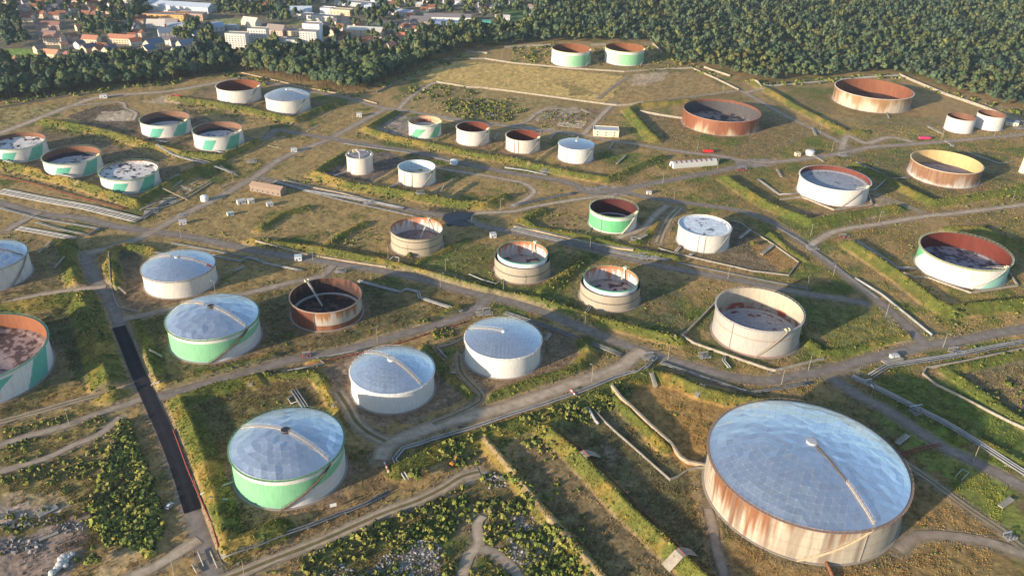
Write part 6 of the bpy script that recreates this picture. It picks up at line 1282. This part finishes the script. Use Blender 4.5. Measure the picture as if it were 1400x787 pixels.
# a few bushes that stand alone
V, F, C, Nn = crown_mesh(900, 2.3, 3.4, 7, 34, .42, (.12, .14, .03), .02)
bt_ = None
for px, py, s, lab in [(392,462,1.2,'yellow bush left of the scorched tank'),(1030,336,1.3,'dark bush on the orange bank right of the speckled blue roof'),(560,352,1.3,'round bush at the foot of the beige banded tank'),(187,632,1.0,'small bush on the rough slope left of the black road'),(153,536,1.2,'bush at the corner of the left bund'),(131,770,1.6,'bright green bush on the lower left dirt yard'),(495,620,.8,'low bush right of the nearest green-flanked tank'),(1305,432,1.2,'green bush on the bund below the green triangle tank'),(570,655,2.0,'bright bush at the bent corner of the pale pipes'),(872,392,1.1,'bush in the shade right of the right concrete ring tank')]:
    x, y = G(px, py)
    if bt_ is None: bt_ = t = empty('bush', (0, 0, 0)); mesh_np('foliage', V, F, m_leaf, t, C, nrm=Nn); mb = MB(); mb.tube([(0, 0, -.2), (0, 0, 1.2)], [.15, .06], 5); mb.build('stem', m_bark, t)
    else: t = copy_tree(bt_)
    tag(t, lab, 'bush', 'single bushes'); t.location = (x, y, float(zat([(x, y)])[0])); t.scale = (s, s, s); t.rotation_euler[2] = px

# grass tufts over the open ground, thinner with distance
n_ = 620000; yy = 195 + 700 * RNG.random(n_) ** 1.75; xx = RNG.uniform(-1, 1, n_) * (yy * .80 + 60) * .80; q = np.stack([xx, yy], 1)
cl = fbm(q[:, 0], q[:, 1], 6, 91, 3); q = q[cl > RNG.uniform(.3, .62, n_)]
hh, rr_, tt_, hb_ = ground_h(q); k = (rr_ > .5) & (tt_ > .6); q, hh, hb_, rr_ = q[k], hh[k], hb_[k], rr_[k]
gc = ground_col(q, hb_, rr_); bare = (gc.sum(1) > .62) & (RNG.random(len(q)) < .85) | ((gc[:, 1] / gc[:, 0] < .74) & (RNG.random(len(q)) < .6)); q, hh, hb_, gc = q[~bare], hh[~bare], hb_[~bare], gc[~bare]
n_ = len(q); s = RNG.uniform(.25, .65, n_) * (1 + q[:, 1] / 2200); a = RNG.uniform(0, 6.28, n_); V = []
for j in range(3):
    aj = a + j * 1.05; dx, dy = np.cos(aj) * s * .62, np.sin(aj) * s * .62; lx, ly = np.cos(aj * 3) * s * .3, np.sin(aj * 3) * s * .3
    V.append(np.stack([np.stack([q[:, 0] - dx, q[:, 1] - dy, hh - .05], 1), np.stack([q[:, 0] + dx, q[:, 1] + dy, hh - .05], 1), np.stack([q[:, 0] + lx, q[:, 1] + ly, hh + s * .8], 1)], 1))
V = np.stack(V, 1).reshape(-1, 3); c = gc * RNG.uniform(.85, 1.3, (n_, 1)) * np.array((1.04, 1.0, .85)); C = np.repeat(c * 1.15, 9, 0)
o = mesh_np('grass', V, np.arange(len(V)).reshape(-1, 3), m_grass, None, C); tag(o, 'tufts of dry and green grass over the open ground', 'grass', kind='stuff')
print('grass', n_)
# scattered rubble in the waste ground at the bottom
mb = MB()
for poly, n_ in (([(490,790),(525,760),(560,735),(605,742),(600,790)],520),([(420,790),(470,770),(500,790)],160),([(690,715),(730,690),(770,715),(790,745),(720,775),(690,760)],420),([(655,655),(690,645),(695,665),(670,670)],80)):
    A = GL(poly); q = RNG.uniform(A.min(0), A.max(0), (n_ * 2, 2)); q = q[inpoly(q, A)]
    for p in q:
        s = RNG.uniform(.25, .95); g = RNG.choice([.10, .18, .28, .46]); mb.box((p[0], p[1], s * .2), (s, s * RNG.uniform(.5, 1), s * .7), RNG.uniform(0, 3), (g, g * .95, g * .9), RNG.uniform(-.7, .7))
o = mb.build('rubble', m_obj); tag(o, 'pale broken rubble strewn among the scrub at the bottom', 'rubble', kind='stuff')

# ------------------------------------------------------------------ haze
m = bpy.data.materials.new('haze_air'); m.use_nodes = True; nt = m.node_tree; nt.nodes.remove(nt.nodes['Principled BSDF'])
pv = nt.nodes.new('ShaderNodeVolumePrincipled'); pv.inputs['Color'].default_value = (.60, .76, 1.0, 1); pv.inputs['Density'].default_value = .00005; pv.inputs['Anisotropy'].default_value = .2
nt.links.new(pv.outputs[0], nt.nodes['Material Output'].inputs['Volume'])
try: m.volume_intersection_method = 'FAST'
except Exception: pass
mb = MB(); mb.box((0, 2500, 148.5), (19400, 23400, 301)); hz = mb.build('haze', m); tag(hz, 'thin pale air over the whole place', 'haze', kind='stuff')
